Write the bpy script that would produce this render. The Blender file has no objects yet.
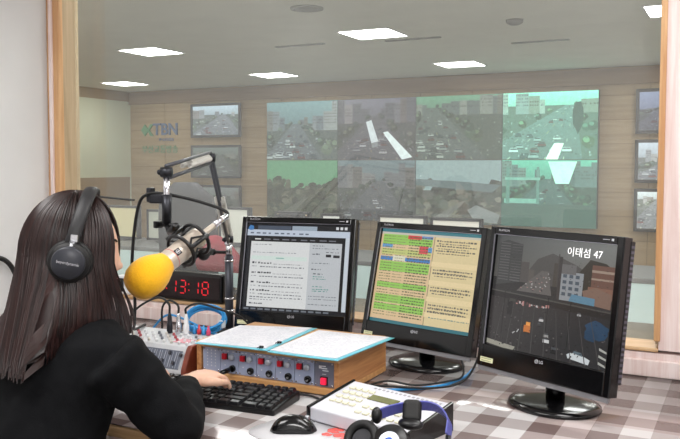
import bpy, bmesh, math, random
from mathutils import Vector, Matrix, noise
PI = math.pi
scene = bpy.context.scene
COL = scene.collection
# ------------------------------------------------------------------ camera
cam_d = bpy.data.cameras.new('camera'); cam = bpy.data.objects.new('camera', cam_d); COL.objects.link(cam)
cam_d.sensor_width = 36.0; cam_d.lens = 798.3 / 680 * 36.0
cam_d.shift_y = -(219.5 - 208.4) / 680
cam_d.clip_start = .02
_y, _p, _r = math.radians(27.14), math.radians(3.10), math.radians(0.13)
fw = Vector((-math.sin(_y)*math.cos(_p), math.cos(_y)*math.cos(_p), -math.sin(_p)))
rt = Vector((math.cos(_y), math.sin(_y), 0)); up = rt.cross(fw)
rt, up = rt*math.cos(_r) + up*math.sin(_r), up*math.cos(_r) - rt*math.sin(_r)
M = Matrix((rt, up, -fw)).transposed().to_4x4(); M.translation = (0, 0, 1.365)
cam.matrix_world = M
scene.camera = cam
# ------------------------------------------------------------------ world, exposure
w = bpy.data.worlds.new('world'); scene.world = w; w.use_nodes = True
w.node_tree.nodes['Background'].inputs[0].default_value = (.8, .85, .9, 1)
w.node_tree.nodes['Background'].inputs[1].default_value = .02
scene.view_settings.view_transform = 'Standard'; scene.view_settings.look = 'None'
scene.view_settings.gamma = 1; scene.view_settings.use_curve_mapping = False
scene.view_settings.exposure = 0.0
scene.cycles.use_denoising = True
scene.cycles.max_bounces = 8; scene.cycles.transparent_max_bounces = 12
# ------------------------------------------------------------------ booth ceiling lamps, control room fill lights
def area(name, loc, sx, sy, power, col=(1, .985, .97), rot=(0, 0, 0)):
    l = bpy.data.lights.new(name, 'AREA'); l.shape = 'RECTANGLE'; l.size = sx; l.size_y = sy
    l.energy = power; l.color = col
    o = bpy.data.objects.new(name, l); o.location = loc; o.rotation_euler = rot; COL.objects.link(o); return o
for _x, _y in ((-7.09, 5.27), (-3.86, 5.27), (-.63, 5.27), (-.63, 11.4), (-10.2, 5.6), (-5.2, 3.5), (-2.4, 3.5), (-.2, 3.5)): area('control_room_fill', (_x, _y, 2.84), .6, .6, 34)  # unseen fill lights, added to brighten the control room ceiling and consoles
area('booth_ceiling_lamp', (.15, 1.45, 2.57), 1.2, .6, 25)
area('booth_ceiling_lamp', (-1.6, .5, 2.57), 1.2, .6, 33)
area('booth_ceiling_lamp', (.75, -.9, 2.57), 1.2, .6, 50)
# ------------------------------------------------------------------ helpers
def lin(c):
    return tuple(((v/255)/12.92 if v/255 <= .04045 else ((v/255+.055)/1.055)**2.4) for v in c)
MATS = {}
def mat(name, c, rough=.5, metal=0., spec=.5, var=0., scale=30., bump=0., emit=None, coat=0., sheen=0., stretch=None, trans=0.):
    """procedural material: principled, noise-varied colour and bump"""
    if name in MATS: return MATS[name]
    m = bpy.data.materials.new(name); m.use_nodes = True; nt = m.node_tree; b = nt.nodes['Principled BSDF']
    L = lin(c)
    b.inputs['Base Color'].default_value = (*L, 1); b.inputs['Roughness'].default_value = rough
    b.inputs['Metallic'].default_value = metal; b.inputs['Specular IOR Level'].default_value = spec
    b.inputs['Coat Weight'].default_value = coat; b.inputs['Coat Roughness'].default_value = .08
    b.inputs['Sheen Weight'].default_value = sheen
    tc = nt.nodes.new('ShaderNodeTexCoord'); mp = nt.nodes.new('ShaderNodeMapping')
    nt.links.new(tc.outputs['Object'], mp.inputs[0])
    if stretch: mp.inputs['Scale'].default_value = stretch
    n = nt.nodes.new('ShaderNodeTexNoise'); n.inputs['Scale'].default_value = scale; n.inputs['Detail'].default_value = 5
    nt.links.new(mp.outputs[0], n.inputs[0])
    if var:
        r = nt.nodes.new('ShaderNodeValToRGB')
        r.color_ramp.elements[0].position = .3; r.color_ramp.elements[1].position = .7
        r.color_ramp.elements[0].color = (*[v*(1-var) for v in L], 1)
        r.color_ramp.elements[1].color = (*[min(1, v*(1+var)) for v in L], 1)
        nt.links.new(n.outputs[0], r.inputs[0]); nt.links.new(r.outputs[0], b.inputs['Base Color'])
    if bump:
        bp = nt.nodes.new('ShaderNodeBump'); bp.inputs['Strength'].default_value = bump; bp.inputs['Distance'].default_value = .002
        nt.links.new(n.outputs[0], bp.inputs['Height']); nt.links.new(bp.outputs[0], b.inputs['Normal'])
    if emit:
        b.inputs['Emission Color'].default_value = (*L, 1); b.inputs['Emission Strength'].default_value = emit
    MATS[name] = m; return m
def wood(name, c1, c2, axis='Z', rough=.4, coat=0., dens=1., bump=.05):
    if name in MATS: return MATS[name]
    m = bpy.data.materials.new(name); m.use_nodes = True; nt = m.node_tree; b = nt.nodes['Principled BSDF']
    tc = nt.nodes.new('ShaderNodeTexCoord'); mp = nt.nodes.new('ShaderNodeMapping'); nt.links.new(tc.outputs['Object'], mp.inputs[0])
    s = [26*dens]*3; s['XYZ'.index(axis)] = 1.3*dens; mp.inputs['Scale'].default_value = s
    n = nt.nodes.new('ShaderNodeTexNoise'); n.inputs['Scale'].default_value = 1.6; n.inputs['Detail'].default_value = 8; n.inputs['Roughness'].default_value = .62; n.inputs['Distortion'].default_value = .6
    nt.links.new(mp.outputs[0], n.inputs[0])
    r = nt.nodes.new('ShaderNodeValToRGB'); r.color_ramp.elements[0].position = .36; r.color_ramp.elements[1].position = .64
    r.color_ramp.elements[0].color = (*lin(c1), 1); r.color_ramp.elements[1].color = (*lin(c2), 1)
    nt.links.new(n.outputs[0], r.inputs[0]); nt.links.new(r.outputs[0], b.inputs['Base Color'])
    bp = nt.nodes.new('ShaderNodeBump'); bp.inputs['Strength'].default_value = bump; bp.inputs['Distance'].default_value = .001
    nt.links.new(n.outputs[0], bp.inputs['Height']); nt.links.new(bp.outputs[0], b.inputs['Normal'])
    b.inputs['Roughness'].default_value = rough; b.inputs['Coat Weight'].default_value = coat
    MATS[name] = m; return m
class MB:
    """collects shapes in one bmesh; build() links them as ONE mesh object"""
    def __init__(s): s.bm = bmesh.new(); s.mi = 0
    def _t(s, vs, fs0, M):
        if M is not None: bmesh.ops.transform(s.bm, matrix=M, verts=vs)
        for f in s.bm.faces[fs0:] if False else [f for f in s.bm.faces if f.index == -1 or True][fs0:]: f.material_index = s.mi
    def box(s, c, size, rz=0, rx=0, ry=0, bev=0, seg=2):
        n0 = len(s.bm.faces); s.bm.faces.ensure_lookup_table()
        vs = bmesh.ops.create_cube(s.bm, size=1)['verts']
        bmesh.ops.scale(s.bm, vec=Vector(size), verts=vs)
        if bev:
            es = list({e for v in vs for e in v.link_edges})
            r = bmesh.ops.bevel(s.bm, geom=es, offset=bev, segments=seg, profile=.5, affect='EDGES', clamp_overlap=True)
            vs = list({v for v in r['verts']} | {v for v in vs if v.is_valid})
        M = Matrix.Translation(c) @ Matrix.Rotation(rz, 4, 'Z') @ Matrix.Rotation(ry, 4, 'Y') @ Matrix.Rotation(rx, 4, 'X')
        bmesh.ops.transform(s.bm, matrix=M, verts=vs)
        for f in {f for v in vs for f in v.link_faces}: f.material_index = s.mi
        return s
    def rings(s, rs, cap=True, close=False):
        """loft: list of rings (lists of points, same length)"""
        R = [[s.bm.verts.new(p) for p in r] for r in rs]; n = len(R[0]); fs = []
        for a, b in zip(R, R[1:] + ([R[0]] if close else [])):
            for i in range(n):
                try: fs.append(s.bm.faces.new((a[i], a[(i+1) % n], b[(i+1) % n], b[i])))
                except ValueError: pass
        if cap and not close:
            fs.append(s.bm.faces.new(R[0][::-1])); fs.append(s.bm.faces.new(R[-1]))
        for f in fs: f.material_index = s.mi; f.smooth = n > 7
        return s
    def tube(s, pts, r, n=10, cap=True, close=False):
        pts = [Vector(p) for p in pts]; m = len(pts); rr = r if isinstance(r, (list, tuple)) else [r]*m
        rs = []; prev = None
        for i, p in enumerate(pts):
            if close: t = pts[(i+1) % m] - pts[i-1]
            else: t = pts[min(i+1, m-1)] - pts[max(i-1, 0)]
            t.normalize()
            if prev is None:
                a = Vector((0, 0, 1)) if abs(t.z) < .9 else Vector((1, 0, 0)); nrm = t.cross(a).normalized()
            else:
                nrm = prev - t*prev.dot(t)
                nrm = nrm.normalized() if nrm.length > 1e-6 else t.orthogonal().normalized()
            prev = nrm; bn = t.cross(nrm)
            rs.append([p + (nrm*math.cos(2*PI*k/n) + bn*math.sin(2*PI*k/n))*rr[i] for k in range(n)])
        return s.rings(rs, cap, close)
    def cyl(s, a, b, r, r2=None, n=20):
        return s.tube([a, b], [r, r if r2 is None else r2], n)
    def lathe(s, prof, M=None, n=32, sx=1, sy=1):
        """prof: (r, z) pairs about Z"""
        M = M or Matrix()
        rs = [[M @ Vector((r*math.cos(2*PI*k/n)*sx, r*math.sin(2*PI*k/n)*sy, z)) for k in range(n)] for r, z in prof]
        return s.rings(rs)
    def ell(s, c, r, M=None, nu=20, nv=12):
        M = Matrix.Translation(c) @ (M or Matrix())
        rs = []
        for j in range(nv+1):
            a = -PI/2 + PI*j/nv; cr = max(math.cos(a), .02)
            rs.append([M @ Vector((r[0]*cr*math.cos(2*PI*k/nu), r[1]*cr*math.sin(2*PI*k/nu), r[2]*math.sin(a))) for k in range(nu)])
        return s.rings(rs)
    def prism(s, poly, z0, z1, M=None):
        M = M or Matrix()
        return s.rings([[M @ Vector((x, y, z0)) for x, y in poly], [M @ Vector((x, y, z1)) for x, y in poly]])
    def quad(s, pts):
        f = s.bm.faces.new([s.bm.verts.new(p) for p in pts]); f.material_index = s.mi; return s
    def mat(s, i): s.mi = i; return s
    def build(s, name, mats, parent=None, loc=None, rot=None, smooth=None, bevel=0, **tags):
        bmesh.ops.recalc_face_normals(s.bm, faces=s.bm.faces)
        me = bpy.data.meshes.new(name); s.bm.to_mesh(me); s.bm.free()
        for m in (mats if isinstance(mats, (list, tuple)) else [mats]): me.materials.append(m)
        if smooth is not None:
            for p in me.polygons: p.use_smooth = smooth
        o = bpy.data.objects.new(name, me); COL.objects.link(o)
        if parent: o.parent = parent
        if loc is not None: o.location = loc
        if rot is not None: o.rotation_euler = rot
        if bevel:
            b = o.modifiers.new('bevel', 'BEVEL'); b.width = bevel; b.segments = 2; b.limit_method = 'ANGLE'
        for k, v in tags.items(): o[k] = v
        return o
def thing(name, label, category, loc=(0, 0, 0), rz=0, group=None):
    o = bpy.data.objects.new(name, None); COL.objects.link(o); o.empty_display_size = .05
    o.location = loc; o.rotation_euler = (0, 0, rz); o['label'] = label; o['category'] = category
    if group: o['group'] = group
    return o
def tag(o, label, category, group=None):
    o['label'] = label; o['category'] = category
    if group: o['group'] = group
    return o
def struct(o): o['kind'] = 'structure'; return o
def copy_tree(o, parent=None):
    c = o.copy(); COL.objects.link(c)
    if parent: c.parent = parent
    for ch in list(o.children): copy_tree(ch, c)
    return c
def text_mesh(body, size, ext=.0004, align='CENTER', bold=False):
    cu = bpy.data.curves.new('t', 'FONT'); cu.body = body; cu.size = size; cu.extrude = ext
    cu.align_x = align; cu.align_y = 'CENTER'; cu.resolution_u = 3
    if bold: cu.offset = size*.018
    ob = bpy.data.objects.new('t', cu); COL.objects.link(ob)
    dg = bpy.context.evaluated_depsgraph_get(); me = bpy.data.meshes.new_from_object(ob.evaluated_get(dg))
    bpy.data.objects.remove(ob); return me
def text(name, body, size, m, parent, loc, rot, ext=.0004, align='CENTER', bold=False):
    me = text_mesh(body, size, ext, align, bold); me.name = name; me.materials.clear(); me.materials.append(m)
    o = bpy.data.objects.new(name, me); COL.objects.link(o); o.parent = parent; o.location = loc; o.rotation_euler = rot
    return o
def smooth_path(P, n=8):
    """catmull-rom"""
    P = [Vector(p) for p in P]; Q = [2*P[0]-P[1]] + P + [2*P[-1]-P[-2]]; out = []
    for i in range(1, len(Q)-2):
        a, b, c, d = Q[i-1:i+3]
        for k in range(n):
            t = k/n; out.append(.5*((2*b) + (c-a)*t + (2*a-5*b+4*c-d)*t*t + (3*b-a-3*c+d)*t**3))
    out.append(P[-1]); return out
# ---- picture painter: flat coloured shapes on a screen, in 0..1 coordinates
def screen_mat(name, strength, rough=.25, noise_amt=.12, nscale=180, gam=1.):
    if name in MATS: return MATS[name]
    m = bpy.data.materials.new(name); m.use_nodes = True; nt = m.node_tree; b = nt.nodes['Principled BSDF']
    a = nt.nodes.new('ShaderNodeAttribute'); a.attribute_name = 'Col'
    tc = nt.nodes.new('ShaderNodeTexCoord'); n = nt.nodes.new('ShaderNodeTexNoise'); n.inputs['Scale'].default_value = nscale; n.inputs['Detail'].default_value = 4
    nt.links.new(tc.outputs['Object'], n.inputs[0])
    mr = nt.nodes.new('ShaderNodeMapRange'); mr.inputs[1].default_value = .3; mr.inputs[2].default_value = .7
    mr.inputs[3].default_value = 1-noise_amt; mr.inputs[4].default_value = 1+noise_amt
    nt.links.new(n.outputs[0], mr.inputs[0])
    mx = nt.nodes.new('ShaderNodeVectorMath'); mx.operation = 'SCALE'; gm = nt.nodes.new('ShaderNodeGamma'); gm.inputs[1].default_value = gam
    nt.links.new(a.outputs['Color'], gm.inputs[0]); nt.links.new(gm.outputs[0], mx.inputs[0]); nt.links.new(mr.outputs[0], mx.inputs['Scale'])
    nt.links.new(mx.outputs[0], b.inputs['Emission Color']); b.inputs['Emission Strength'].default_value = strength
    b.inputs['Base Color'].default_value = (.01, .01, .01, 1); b.inputs['Roughness'].default_value = rough
    MATS[name] = m; return m
class Paint:
    def __init__(s): s.P = []
    def poly(s, pts, col):
        cols = col if isinstance(col[0], (tuple, list)) else [col]*len(pts); s.P.append((pts, cols)); return s
    def rect(s, x0, y0, x1, y1, col): return s.poly([(x0, y0), (x1, y0), (x1, y1), (x0, y1)], col)
    def blob(s, x, y, rx, ry, col, rnd, n=9):
        return s.poly([(x+rx*math.cos(2*PI*k/n)*rnd.uniform(.75, 1.1), y+ry*math.sin(2*PI*k/n)*rnd.uniform(.75, 1.1)) for k in range(n)], col)
    def clip(s, pts, cols):
        P = [(x, y, *lin(c)) for (x, y), c in zip(pts, cols)]
        for ax, lim, sg in ((0, 0, 1), (0, 1, -1), (1, 0, 1), (1, 1, -1)):
            out = []
            for i in range(len(P)):
                a, b = P[i-1], P[i]; da, db = (a[ax]-lim)*sg, (b[ax]-lim)*sg
                if (da >= 0) != (db >= 0):
                    t = da/(da-db); out.append(tuple(a[k]+(b[k]-a[k])*t for k in range(5)))
                if db >= 0: out.append(b)
            P = out
            if len(P) < 3: return None
        return P
    def build(s, name, w, h, m, parent, M, eps):
        """local plane: x right 0..w, z up 0..h, facing -y"""
        vs, fs, cs = [], [], []
        for i, (pts, cols) in enumerate(s.P):
            P = s.clip(pts, cols)
            if not P: continue
            k = len(vs)
            for q in P: vs.append(M @ Vector((q[0]*w, -eps*i, q[1]*h))); cs.append((q[2], q[3], q[4], 1))
            f = list(range(k, len(vs)))
            ar = sum(P[j-1][0]*P[j][1]-P[j][0]*P[j-1][1] for j in range(len(P)))
            fs.append(f if ar > 0 else f[::-1])
        me = bpy.data.meshes.new(name); me.from_pydata(vs, [], fs)
        at = me.color_attributes.new('Col', 'FLOAT_COLOR', 'POINT')
        for i, c in enumerate(cs): at.data[i].color = c
        me.materials.append(m)
        o = bpy.data.objects.new(name, me); COL.objects.link(o)
        if parent: o.parent = parent
        return o
def street(seed, sky, tint, hor=.62, vx=.5, road=(.05, .95), trees=.5, bld=.6, cars=18, dark=1., roadcol=(92, 92, 95)):
    """a traffic-camera street view"""
    r = random.Random(seed); p = Paint()
    def T(c, k=1.): return tuple(max(0, min(255, (c[i]*.55 + tint[i]*.45)*k*dark)) for i in range(3))
    p.poly([(0, hor-.1), (1, hor-.1), (1, 1), (0, 1)], [T(sky, .9), T(sky, .9), T(sky, 1.08), T(sky, 1.08)])
    p.rect(0, 0, 1, hor, T((88, 92, 84)))
    x = 0
    while x < 1:                                                     # skyline
        wd = r.uniform(.05, .13); d = abs(x+wd/2-vx)
        hh = hor + (.06 + d*r.uniform(.3, .9))*bld*1.1
        c = r.choice([(150, 150, 152), (176, 172, 168), (120, 122, 128), (140, 130, 122)])
        if r.random() < .85 and d > .06:
            p.rect(x, hor-.12, x+wd, min(hh, .99), T(c))
            for a in range(4):
                for b in range(int((hh-hor)/.05)):
                    if r.random() < .8: p.rect(x+wd*(.1+a*.22), hor+b*.05, x+wd*(.22+a*.22), hor+b*.05+.022, T(c, .7))
        x += wd
    p.poly([(road[0]-.25, 0), (road[1]+.1, 0), (vx+.05, hor), (vx-.05, hor)], [T(roadcol, 1.05)]*2 + [T(roadcol, 1.15)]*2)
    for k in range(1, 6):                                            # lanes
        a = road[0]-.25 + (road[1]-road[0]+.35)*k/6; b = vx-.05+.1*k/6
        for j in range(9):
            t0 = 1-(1-j/9)**1.6; t1 = t0+.05
            if k == 3 or j % 2 == 0:
                p.poly([(a+(b-a)*t0, hor*t0), (a+(b-a)*t0+.01*(1-t0), hor*t0), (a+(b-a)*t1+.01*(1-t1), hor*t1), (a+(b-a)*t1, hor*t1)], T((215, 212, 190) if k != 3 else (205, 180, 110)))
    for side in (-1, 1):                                             # trees along the kerbs
        for j in range(int(26*trees)):
            t = r.random()**.8
            edge = (road[0]-.25 if side < 0 else road[1]+.1); x0 = edge+(vx+side*.05-edge)*t + side*(1-t)*r.uniform(.05, .4)
            y0 = hor*t; rr = .03+.09*(1-t)
            g = r.choice([(62, 74, 56), (80, 88, 62), (50, 60, 50), (92, 96, 80)])
            p.blob(x0, y0+rr*.9, rr*.8, rr, T(g, r.uniform(.75, 1.15)), r)
            p.blob(x0-rr*.2, y0+rr*1.2, rr*.4, rr*.45, T(g, 1.3), r)
    for j in range(cars):
        t = 1-r.random()**.7*1.0; t = min(max(t, .03), .93); q = r.uniform(.08, .92)
        a = road[0]-.25+(road[1]-road[0]+.35)*q; b = vx-.05+.1*q
        x0, y0 = a+(b-a)*t, hor*t; s_ = .052*(1-t)+.007
        c = r.choice([(235, 235, 235), (60, 62, 68), (170, 172, 176), (225, 225, 222), (110, 40, 38)])
        p.rect(x0-s_, y0-s_*.25, x0+s_, y0, T((40, 40, 42)))
        p.poly([(x0-s_, y0), (x0+s_, y0), (x0+s_*.95, y0+s_*.6), (x0-s_*.95, y0+s_*.6)], T(c))
        p.poly([(x0-s_*.85, y0+s_*.6), (x0+s_*.85, y0+s_*.6), (x0+s_*.6, y0+s_*1.25), (x0-s_*.6, y0+s_*1.25)], T(c, .95))
        p.poly([(x0-s_*.75, y0+s_*.65), (x0+s_*.75, y0+s_*.65), (x0+s_*.55, y0+s_*1.1), (x0-s_*.55, y0+s_*1.1)], T((50, 58, 66)))
    for j in range(170):                                             # street clutter
        y = hor*(1.15-1.1*r.random()**.6); x = r.random(); k = .5+.5*max(0, 1-y/hor)
        if abs(x-(vx+(x-vx)*1)) < 1: g = r.choice((40, 60, 96, 150, 190)); p.rect(x, y, x+r.uniform(.006, .03)*k, y+r.uniform(.006, .03)*k, T((g, g, g+4)))
    return p
def grove(seed, sky, tint, dark=1.):
    r = random.Random(seed); p = Paint()
    def T(c, k=1.): return tuple(max(0, min(255, (c[i]*.55 + tint[i]*.45)*k*dark)) for i in range(3))
    p.rect(0, .5, 1, 1, T(sky)); p.rect(0, 0, 1, .52, T((66, 66, 58)))
    for j in range(150):
        y = .62-.6*(j/150); x = r.random(); rr = r.uniform(.03, .075)
        if y > .45: y += .06*math.sin(x*7)
        p.blob(x, y, rr, rr*1.1, T(r.choice([(70, 74, 60), (92, 86, 70), (56, 62, 54), (108, 104, 92)]), r.uniform(.75, 1.2)), r)
    p.poly([(.1, 0), (.32, 0), (.6, .36), (.56, .36)], T((120, 118, 112)))
    return p
# ------------------------------------------------------------------ shared materials
black = mat('black_plastic', (16, 16, 18), .35, var=.15)
blackgloss = mat('gloss_black_plastic', (12, 12, 14), .15, var=.1)
blackrub = mat('black_rubber', (14, 14, 15), .55, var=.2, bump=.1)
greymetal = mat('grey_metal', (150, 152, 156), .3, metal=.9, var=.08)
chrome = mat('chrome', (215, 215, 220), .16, metal=1, var=.03)
darkmetal = mat('dark_metal', (52, 53, 58), .35, metal=.7, var=.1)
white = mat('white_plastic', (226, 226, 228), .4, var=.03)
offwhite = mat('white_paint', (226, 226, 226), .8, var=.025, scale=4)
red = mat('red_plastic', (205, 30, 50), .35, var=.06)
redlit = mat('lit_red_button', (240, 40, 75), .3, emit=.6)
blue = mat('blue_cable_jacket', (38, 140, 205), .4, var=.08)
paper = mat('paper', (222, 222, 228), .8, var=.015)
logo = mat('logo_silver', (190, 190, 195), .3, var=.02)
oak = wood('oak', (196, 140, 84), (226, 176, 118), 'X', .35, .2)
oakz = wood('oak_side', (172, 112, 66), (206, 150, 98), 'Y', .45, .0, 1.4)
redwood = wood('reddish_wood', (96, 40, 26), (136, 62, 42), 'Z', .35)
pinkwood = wood('pale_wood_panel', (228, 202, 196), (247, 233, 230), 'Z', .42, .15)
casing = wood('tan_wood_casing', (196, 146, 100), (222, 178, 130), 'Z', .4, .1)
sillwood = wood('tan_wood_sill', (190, 150, 108), (220, 184, 140), 'X', .4, .1)
farwood = wood('control_room_panel', (172, 146, 112), (190, 164, 128), 'X', .5, 0, .5)
# ================================================================== SETTING: the booth
Y0 = 2.51; SZ = .82; XL = -2.688; XR = -.227; WT = 2.25; YG = 2.63
b = MB(); b.box((0-.75, .4, -.05), (4.4, 5.0, .1)); struct(b.build('floor', mat('floor_vinyl', (120, 112, 104), .5, var=.08, scale=8)))
b = MB(); b.box((-.75, .4, 2.65), (4.4, 5.0, .1)); struct(b.build('ceiling', mat('ceiling_tile', (228, 228, 226), .9, var=.03, scale=60, bump=.1)))
b = MB()
b.box(((XL+1.4)/2, Y0+.09, SZ/2-.005), (1.4-XL, .18, SZ-.01)); b.box(((XL+1.4)/2, Y0+.09, (WT+2.6)/2), (1.4-XL, .18, 2.6-WT)); b.box(((XR+1.4)/2, Y0+.09, (SZ+WT)/2), (1.4-XR, .18, WT-SZ))
struct(b.build('wall_front', pinkwood))
b = MB(); b.box((XL-.06, .25, 1.3), (.12, 4.52, 2.6)); struct(b.build('wall_left', offwhite))
b = MB(); b.box((1.46, .3, 1.3), (.12, 4.6, 2.6)); struct(b.build('wall_right', offwhite))
b = MB(); b.box((-.7, -2.05, 1.3), (4.4, .1, 2.6)); struct(b.build('wall_back', offwhite))
b = MB(); b.box((-.66, Y0-.006, .765), (4.08, .012, .05), bev=.003); struct(b.build('trim_1', pinkwood))
# window: casing, jambs, sill, highlight strip, pane
jambw = wood('pale_tan_jamb', (176, 154, 122), (200, 178, 146), 'Z', .45, .1)
win = bpy.data.objects.new('window_1', None); COL.objects.link(win); struct(win)
b = MB(); b.box(((XL+XR)/2, Y0+.060, SZ-.001), (XR-XL, .124, .012), bev=.003); b.build('sill', sillwood, win)
b = MB(); b.box((XL+.035, Y0-.006, (SZ+WT)/2+.006), (.07, .03, WT-SZ-.02), bev=.006); b.build('casing', casing, win)
b = MB(); b.box((XL+.030, Y0-.024, (SZ+WT)/2+.006), (.020, .012, WT-SZ-.03), bev=.004); b.build('casing_highlight', pinkwood, win)  # pale strip modelled for the pinkish highlight along the casing
b = MB(); b.box((XL+.012, Y0+.075, (SZ+WT)/2), (.024, .13, WT-SZ-.03)); b.build('jamb', jambw, win)
b = MB(); b.box((XR-.005, Y0+.075, (SZ+WT)/2), (.010, .12, WT-SZ-.03)); b.build('jamb', jambw, win)
b = MB(); b.box((XR-.004, Y0-.004, (SZ+WT)/2+.012), (.018, .010, WT-SZ-.03), bev=.003); b.build('casing', casing, win)
b = MB(); b.box(((XL+XR)/2, Y0+.06, WT-.012), (XR-XL-.05, .15, .024)); b.build('head_jamb', casing, win)
g = bpy.data.materials.new('window_glass'); g.use_nodes = True; nt = g.node_tree; nt.nodes.clear()
out = nt.nodes.new('ShaderNodeOutputMaterial'); tr = nt.nodes.new('ShaderNodeBsdfTransparent'); tr.inputs[0].default_value = (.90, .935, .915, 1)
gl = nt.nodes.new('ShaderNodeBsdfGlossy'); gl.inputs['Roughness'].default_value = .02; gl.inputs[0].default_value = (.9, .95, .93, 1)
df = nt.nodes.new('ShaderNodeBsdfDiffuse'); df.inputs[0].default_value = (.86, .88, .86, 1)  # milky share stands in for booth light veiling the glass
fr = nt.nodes.new('ShaderNodeFresnel'); fr.inputs[0].default_value = 1.65
tcn = nt.nodes.new('ShaderNodeTexCoord'); ns = nt.nodes.new('ShaderNodeTexNoise'); ns.inputs['Scale'].default_value = 2.2; ns.inputs['Detail'].default_value = 3
nt.links.new(tcn.outputs['Object'], ns.inputs[0])
mr = nt.nodes.new('ShaderNodeMapRange'); mr.inputs[1].default_value = .3; mr.inputs[2].default_value = .7; mr.inputs[3].default_value = .16; mr.inputs[4].default_value = .19
nt.links.new(ns.outputs[0], mr.inputs[0])
m1 = nt.nodes.new('ShaderNodeMixShader'); m2 = nt.nodes.new('ShaderNodeMixShader')
nt.links.new(mr.outputs[0], m1.inputs[0]); nt.links.new(tr.outputs[0], m1.inputs[1]); nt.links.new(df.outputs[0], m1.inputs[2])
nt.links.new(fr.outputs[0], m2.inputs[0]); nt.links.new(m1.outputs[0], m2.inputs[1]); nt.links.new(gl.outputs[0], m2.inputs[2]); nt.links.new(m2.outputs[0], out.inputs[0])
b = MB(); b.quad([(XL+.02, YG, SZ), (XR-.008, YG, SZ), (XR-.008, YG, WT-.02), (XL+.02, YG, WT-.02)]); b.build('pane', g, win)
# ================================================================== SETTING: the control room beyond the glass
FY = 12.81; FZ = -.25; FC = 2.865; FXL = -11.45; FXR = 1.5
b = MB(); b.box(((FXL+FXR)/2, (FY+2.7)/2, FZ-.05), (FXR-FXL, FY-2.7, .1)); struct(b.build('floor_far', mat('control_room_carpet', (150, 146, 138), .9, var=.12, scale=14)))
b = MB(); b.box(((FXL+FXR)/2, (FY+2.7)/2, FC+.05), (FXR-FXL, FY-2.7, .1)); struct(b.build('ceiling_far', mat('control_room_ceiling', (236, 235, 228), .9, var=.03, scale=3)))
b = MB(); b.box(((FXL+FXR)/2, FY+.06, (FC+FZ)/2), (FXR-FXL+.2, .12, FC-FZ))
for z in [FZ+.1+.37*k for k in range(8)]: b.mat(1).box(((FXL+FXR)/2, FY-.001, z), (FXR-FXL, .006, .012))
for x in [FXL+.9+.92*k for k in range(14)]: b.mat(1).box((x, FY-.001, (FC+FZ)/2), (.012, .006, FC-FZ-.05))
struct(b.build('wall_far', [farwood, mat('panel_joint', (152, 128, 98), .7)]))
b = MB(); b.box((FXL-.06, (FY+2.7)/2, (FC+FZ)/2), (.12, FY-2.7, FC-FZ)); b.mat(1).box((FXL+.004, (FY+2.7)/2, .43), (.014, FY-2.8, 1.36)); b.mat(1).box((FXL+.004, (FY+2.7)/2, 2.76), (.014, FY-2.8, .2))
struct(b.build('wall_far_left', [mat('pale_green_paint', (214, 220, 198), .85, var=.03, scale=3), mat('dado_brown', (150, 128, 100), .6, var=.06)]))
b = MB(); b.box((FXR+.06, (FY+2.7)/2, (FC+FZ)/2), (.12, FY-2.7, FC-FZ)); struct(b.build('wall_far_right', offwhite))
b = MB(); b.box((-7.1, 2.66, 1.3), (8.7, .1, 3.1)); b.box((FXR+.0, 2.72, 1.3), (.5, .1, 3.1)); b.box((-1.3, 2.67, FC-.1), (3.2, .04, .36)); struct(b.build('wall_far_near', offwhite))
b = MB(); b.box((-5.0, FY-.03, 2.72), (12.9, .06, .24)); struct(b.build('trim_2', wood('brown_cornice', (140, 112, 88), (158, 130, 104), 'X', .6, 0, .4)))
lampm = mat('ceiling_lamp_diffuser', (255, 253, 248), .6, emit=18)
SX, SY = 2.585*1.25, 2.453*1.25; GX, GY = -5.672*1.25, 6.676*1.25
lampspots = [(0, 0, 'ceiling panel at the left end of the nearer row'), (1, 0, 'second ceiling panel from the left in the nearer row'), (2, 0, 'ceiling panel cut off at the far right of the window'),
             (-1, 1, 'ceiling panel furthest left in the rear row, near the pale side wall'), (0, 1, 'middle ceiling panel of the rear row, above the small wall screens'), (1, 1, 'rear row ceiling panel furthest right, above the big video wall')]
lampp = None
LW, LD = .60, .60
for i, j, lab in lampspots:
    if lampp is None:
        lampp = thing('ceiling_light', '', 'ceiling light', group='lit square ceiling lights of the control room')
        b = MB()
        for q in (-1, 1): b.box((q*(LW/2+.01), 0, -.006), (.02, LD+.04, .012)); b.box((0, q*(LD/2+.01), -.006), (LW, .02, .012))
        b.build('frame', white, lampp); b = MB(); b.box((0, 0, -.004), (LW, LD, .006)); b.build('diffuser', lampm, lampp); t = lampp
    else: t = copy_tree(lampp)
    t.location = (GX+SX*i, GY+SY*j, FC); t['label'] = 'lit white ' + lab if lab.startswith(('ceiling', 'second', 'middle', 'nearest')) is False else lab[0].upper()+lab[1:] + ', lit white'
for x, y, lab in ((-3.81, 6.73, 'round white ceiling vent nearest the glass, top centre left of the ceiling'),):
    b = MB(); b.lathe([(.16, 0), (.16, -.012), (.12, -.02), (.118, -.01), (.08, -.025), (.078, -.014), (.03, -.03)], Matrix.Translation((x, y, FC)), 28); tag(b.build('ceiling_vent', mat('vent_grey', (150, 150, 146), .6)), lab, 'vent')
b = MB(); b.lathe([(.09, 0), (.085, -.03), (.05, -.05), (.01, -.052)], Matrix.Translation((-2.2, 8.23, FC)), 24); tag(b.build('smoke_detector', mat('detector_grey', (140, 140, 138), .6)), 'small grey round smoke detector on the ceiling above the right half of the video wall', 'smoke detector')
slotm = mat('slot_grey', (132, 132, 128), .7)
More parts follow.
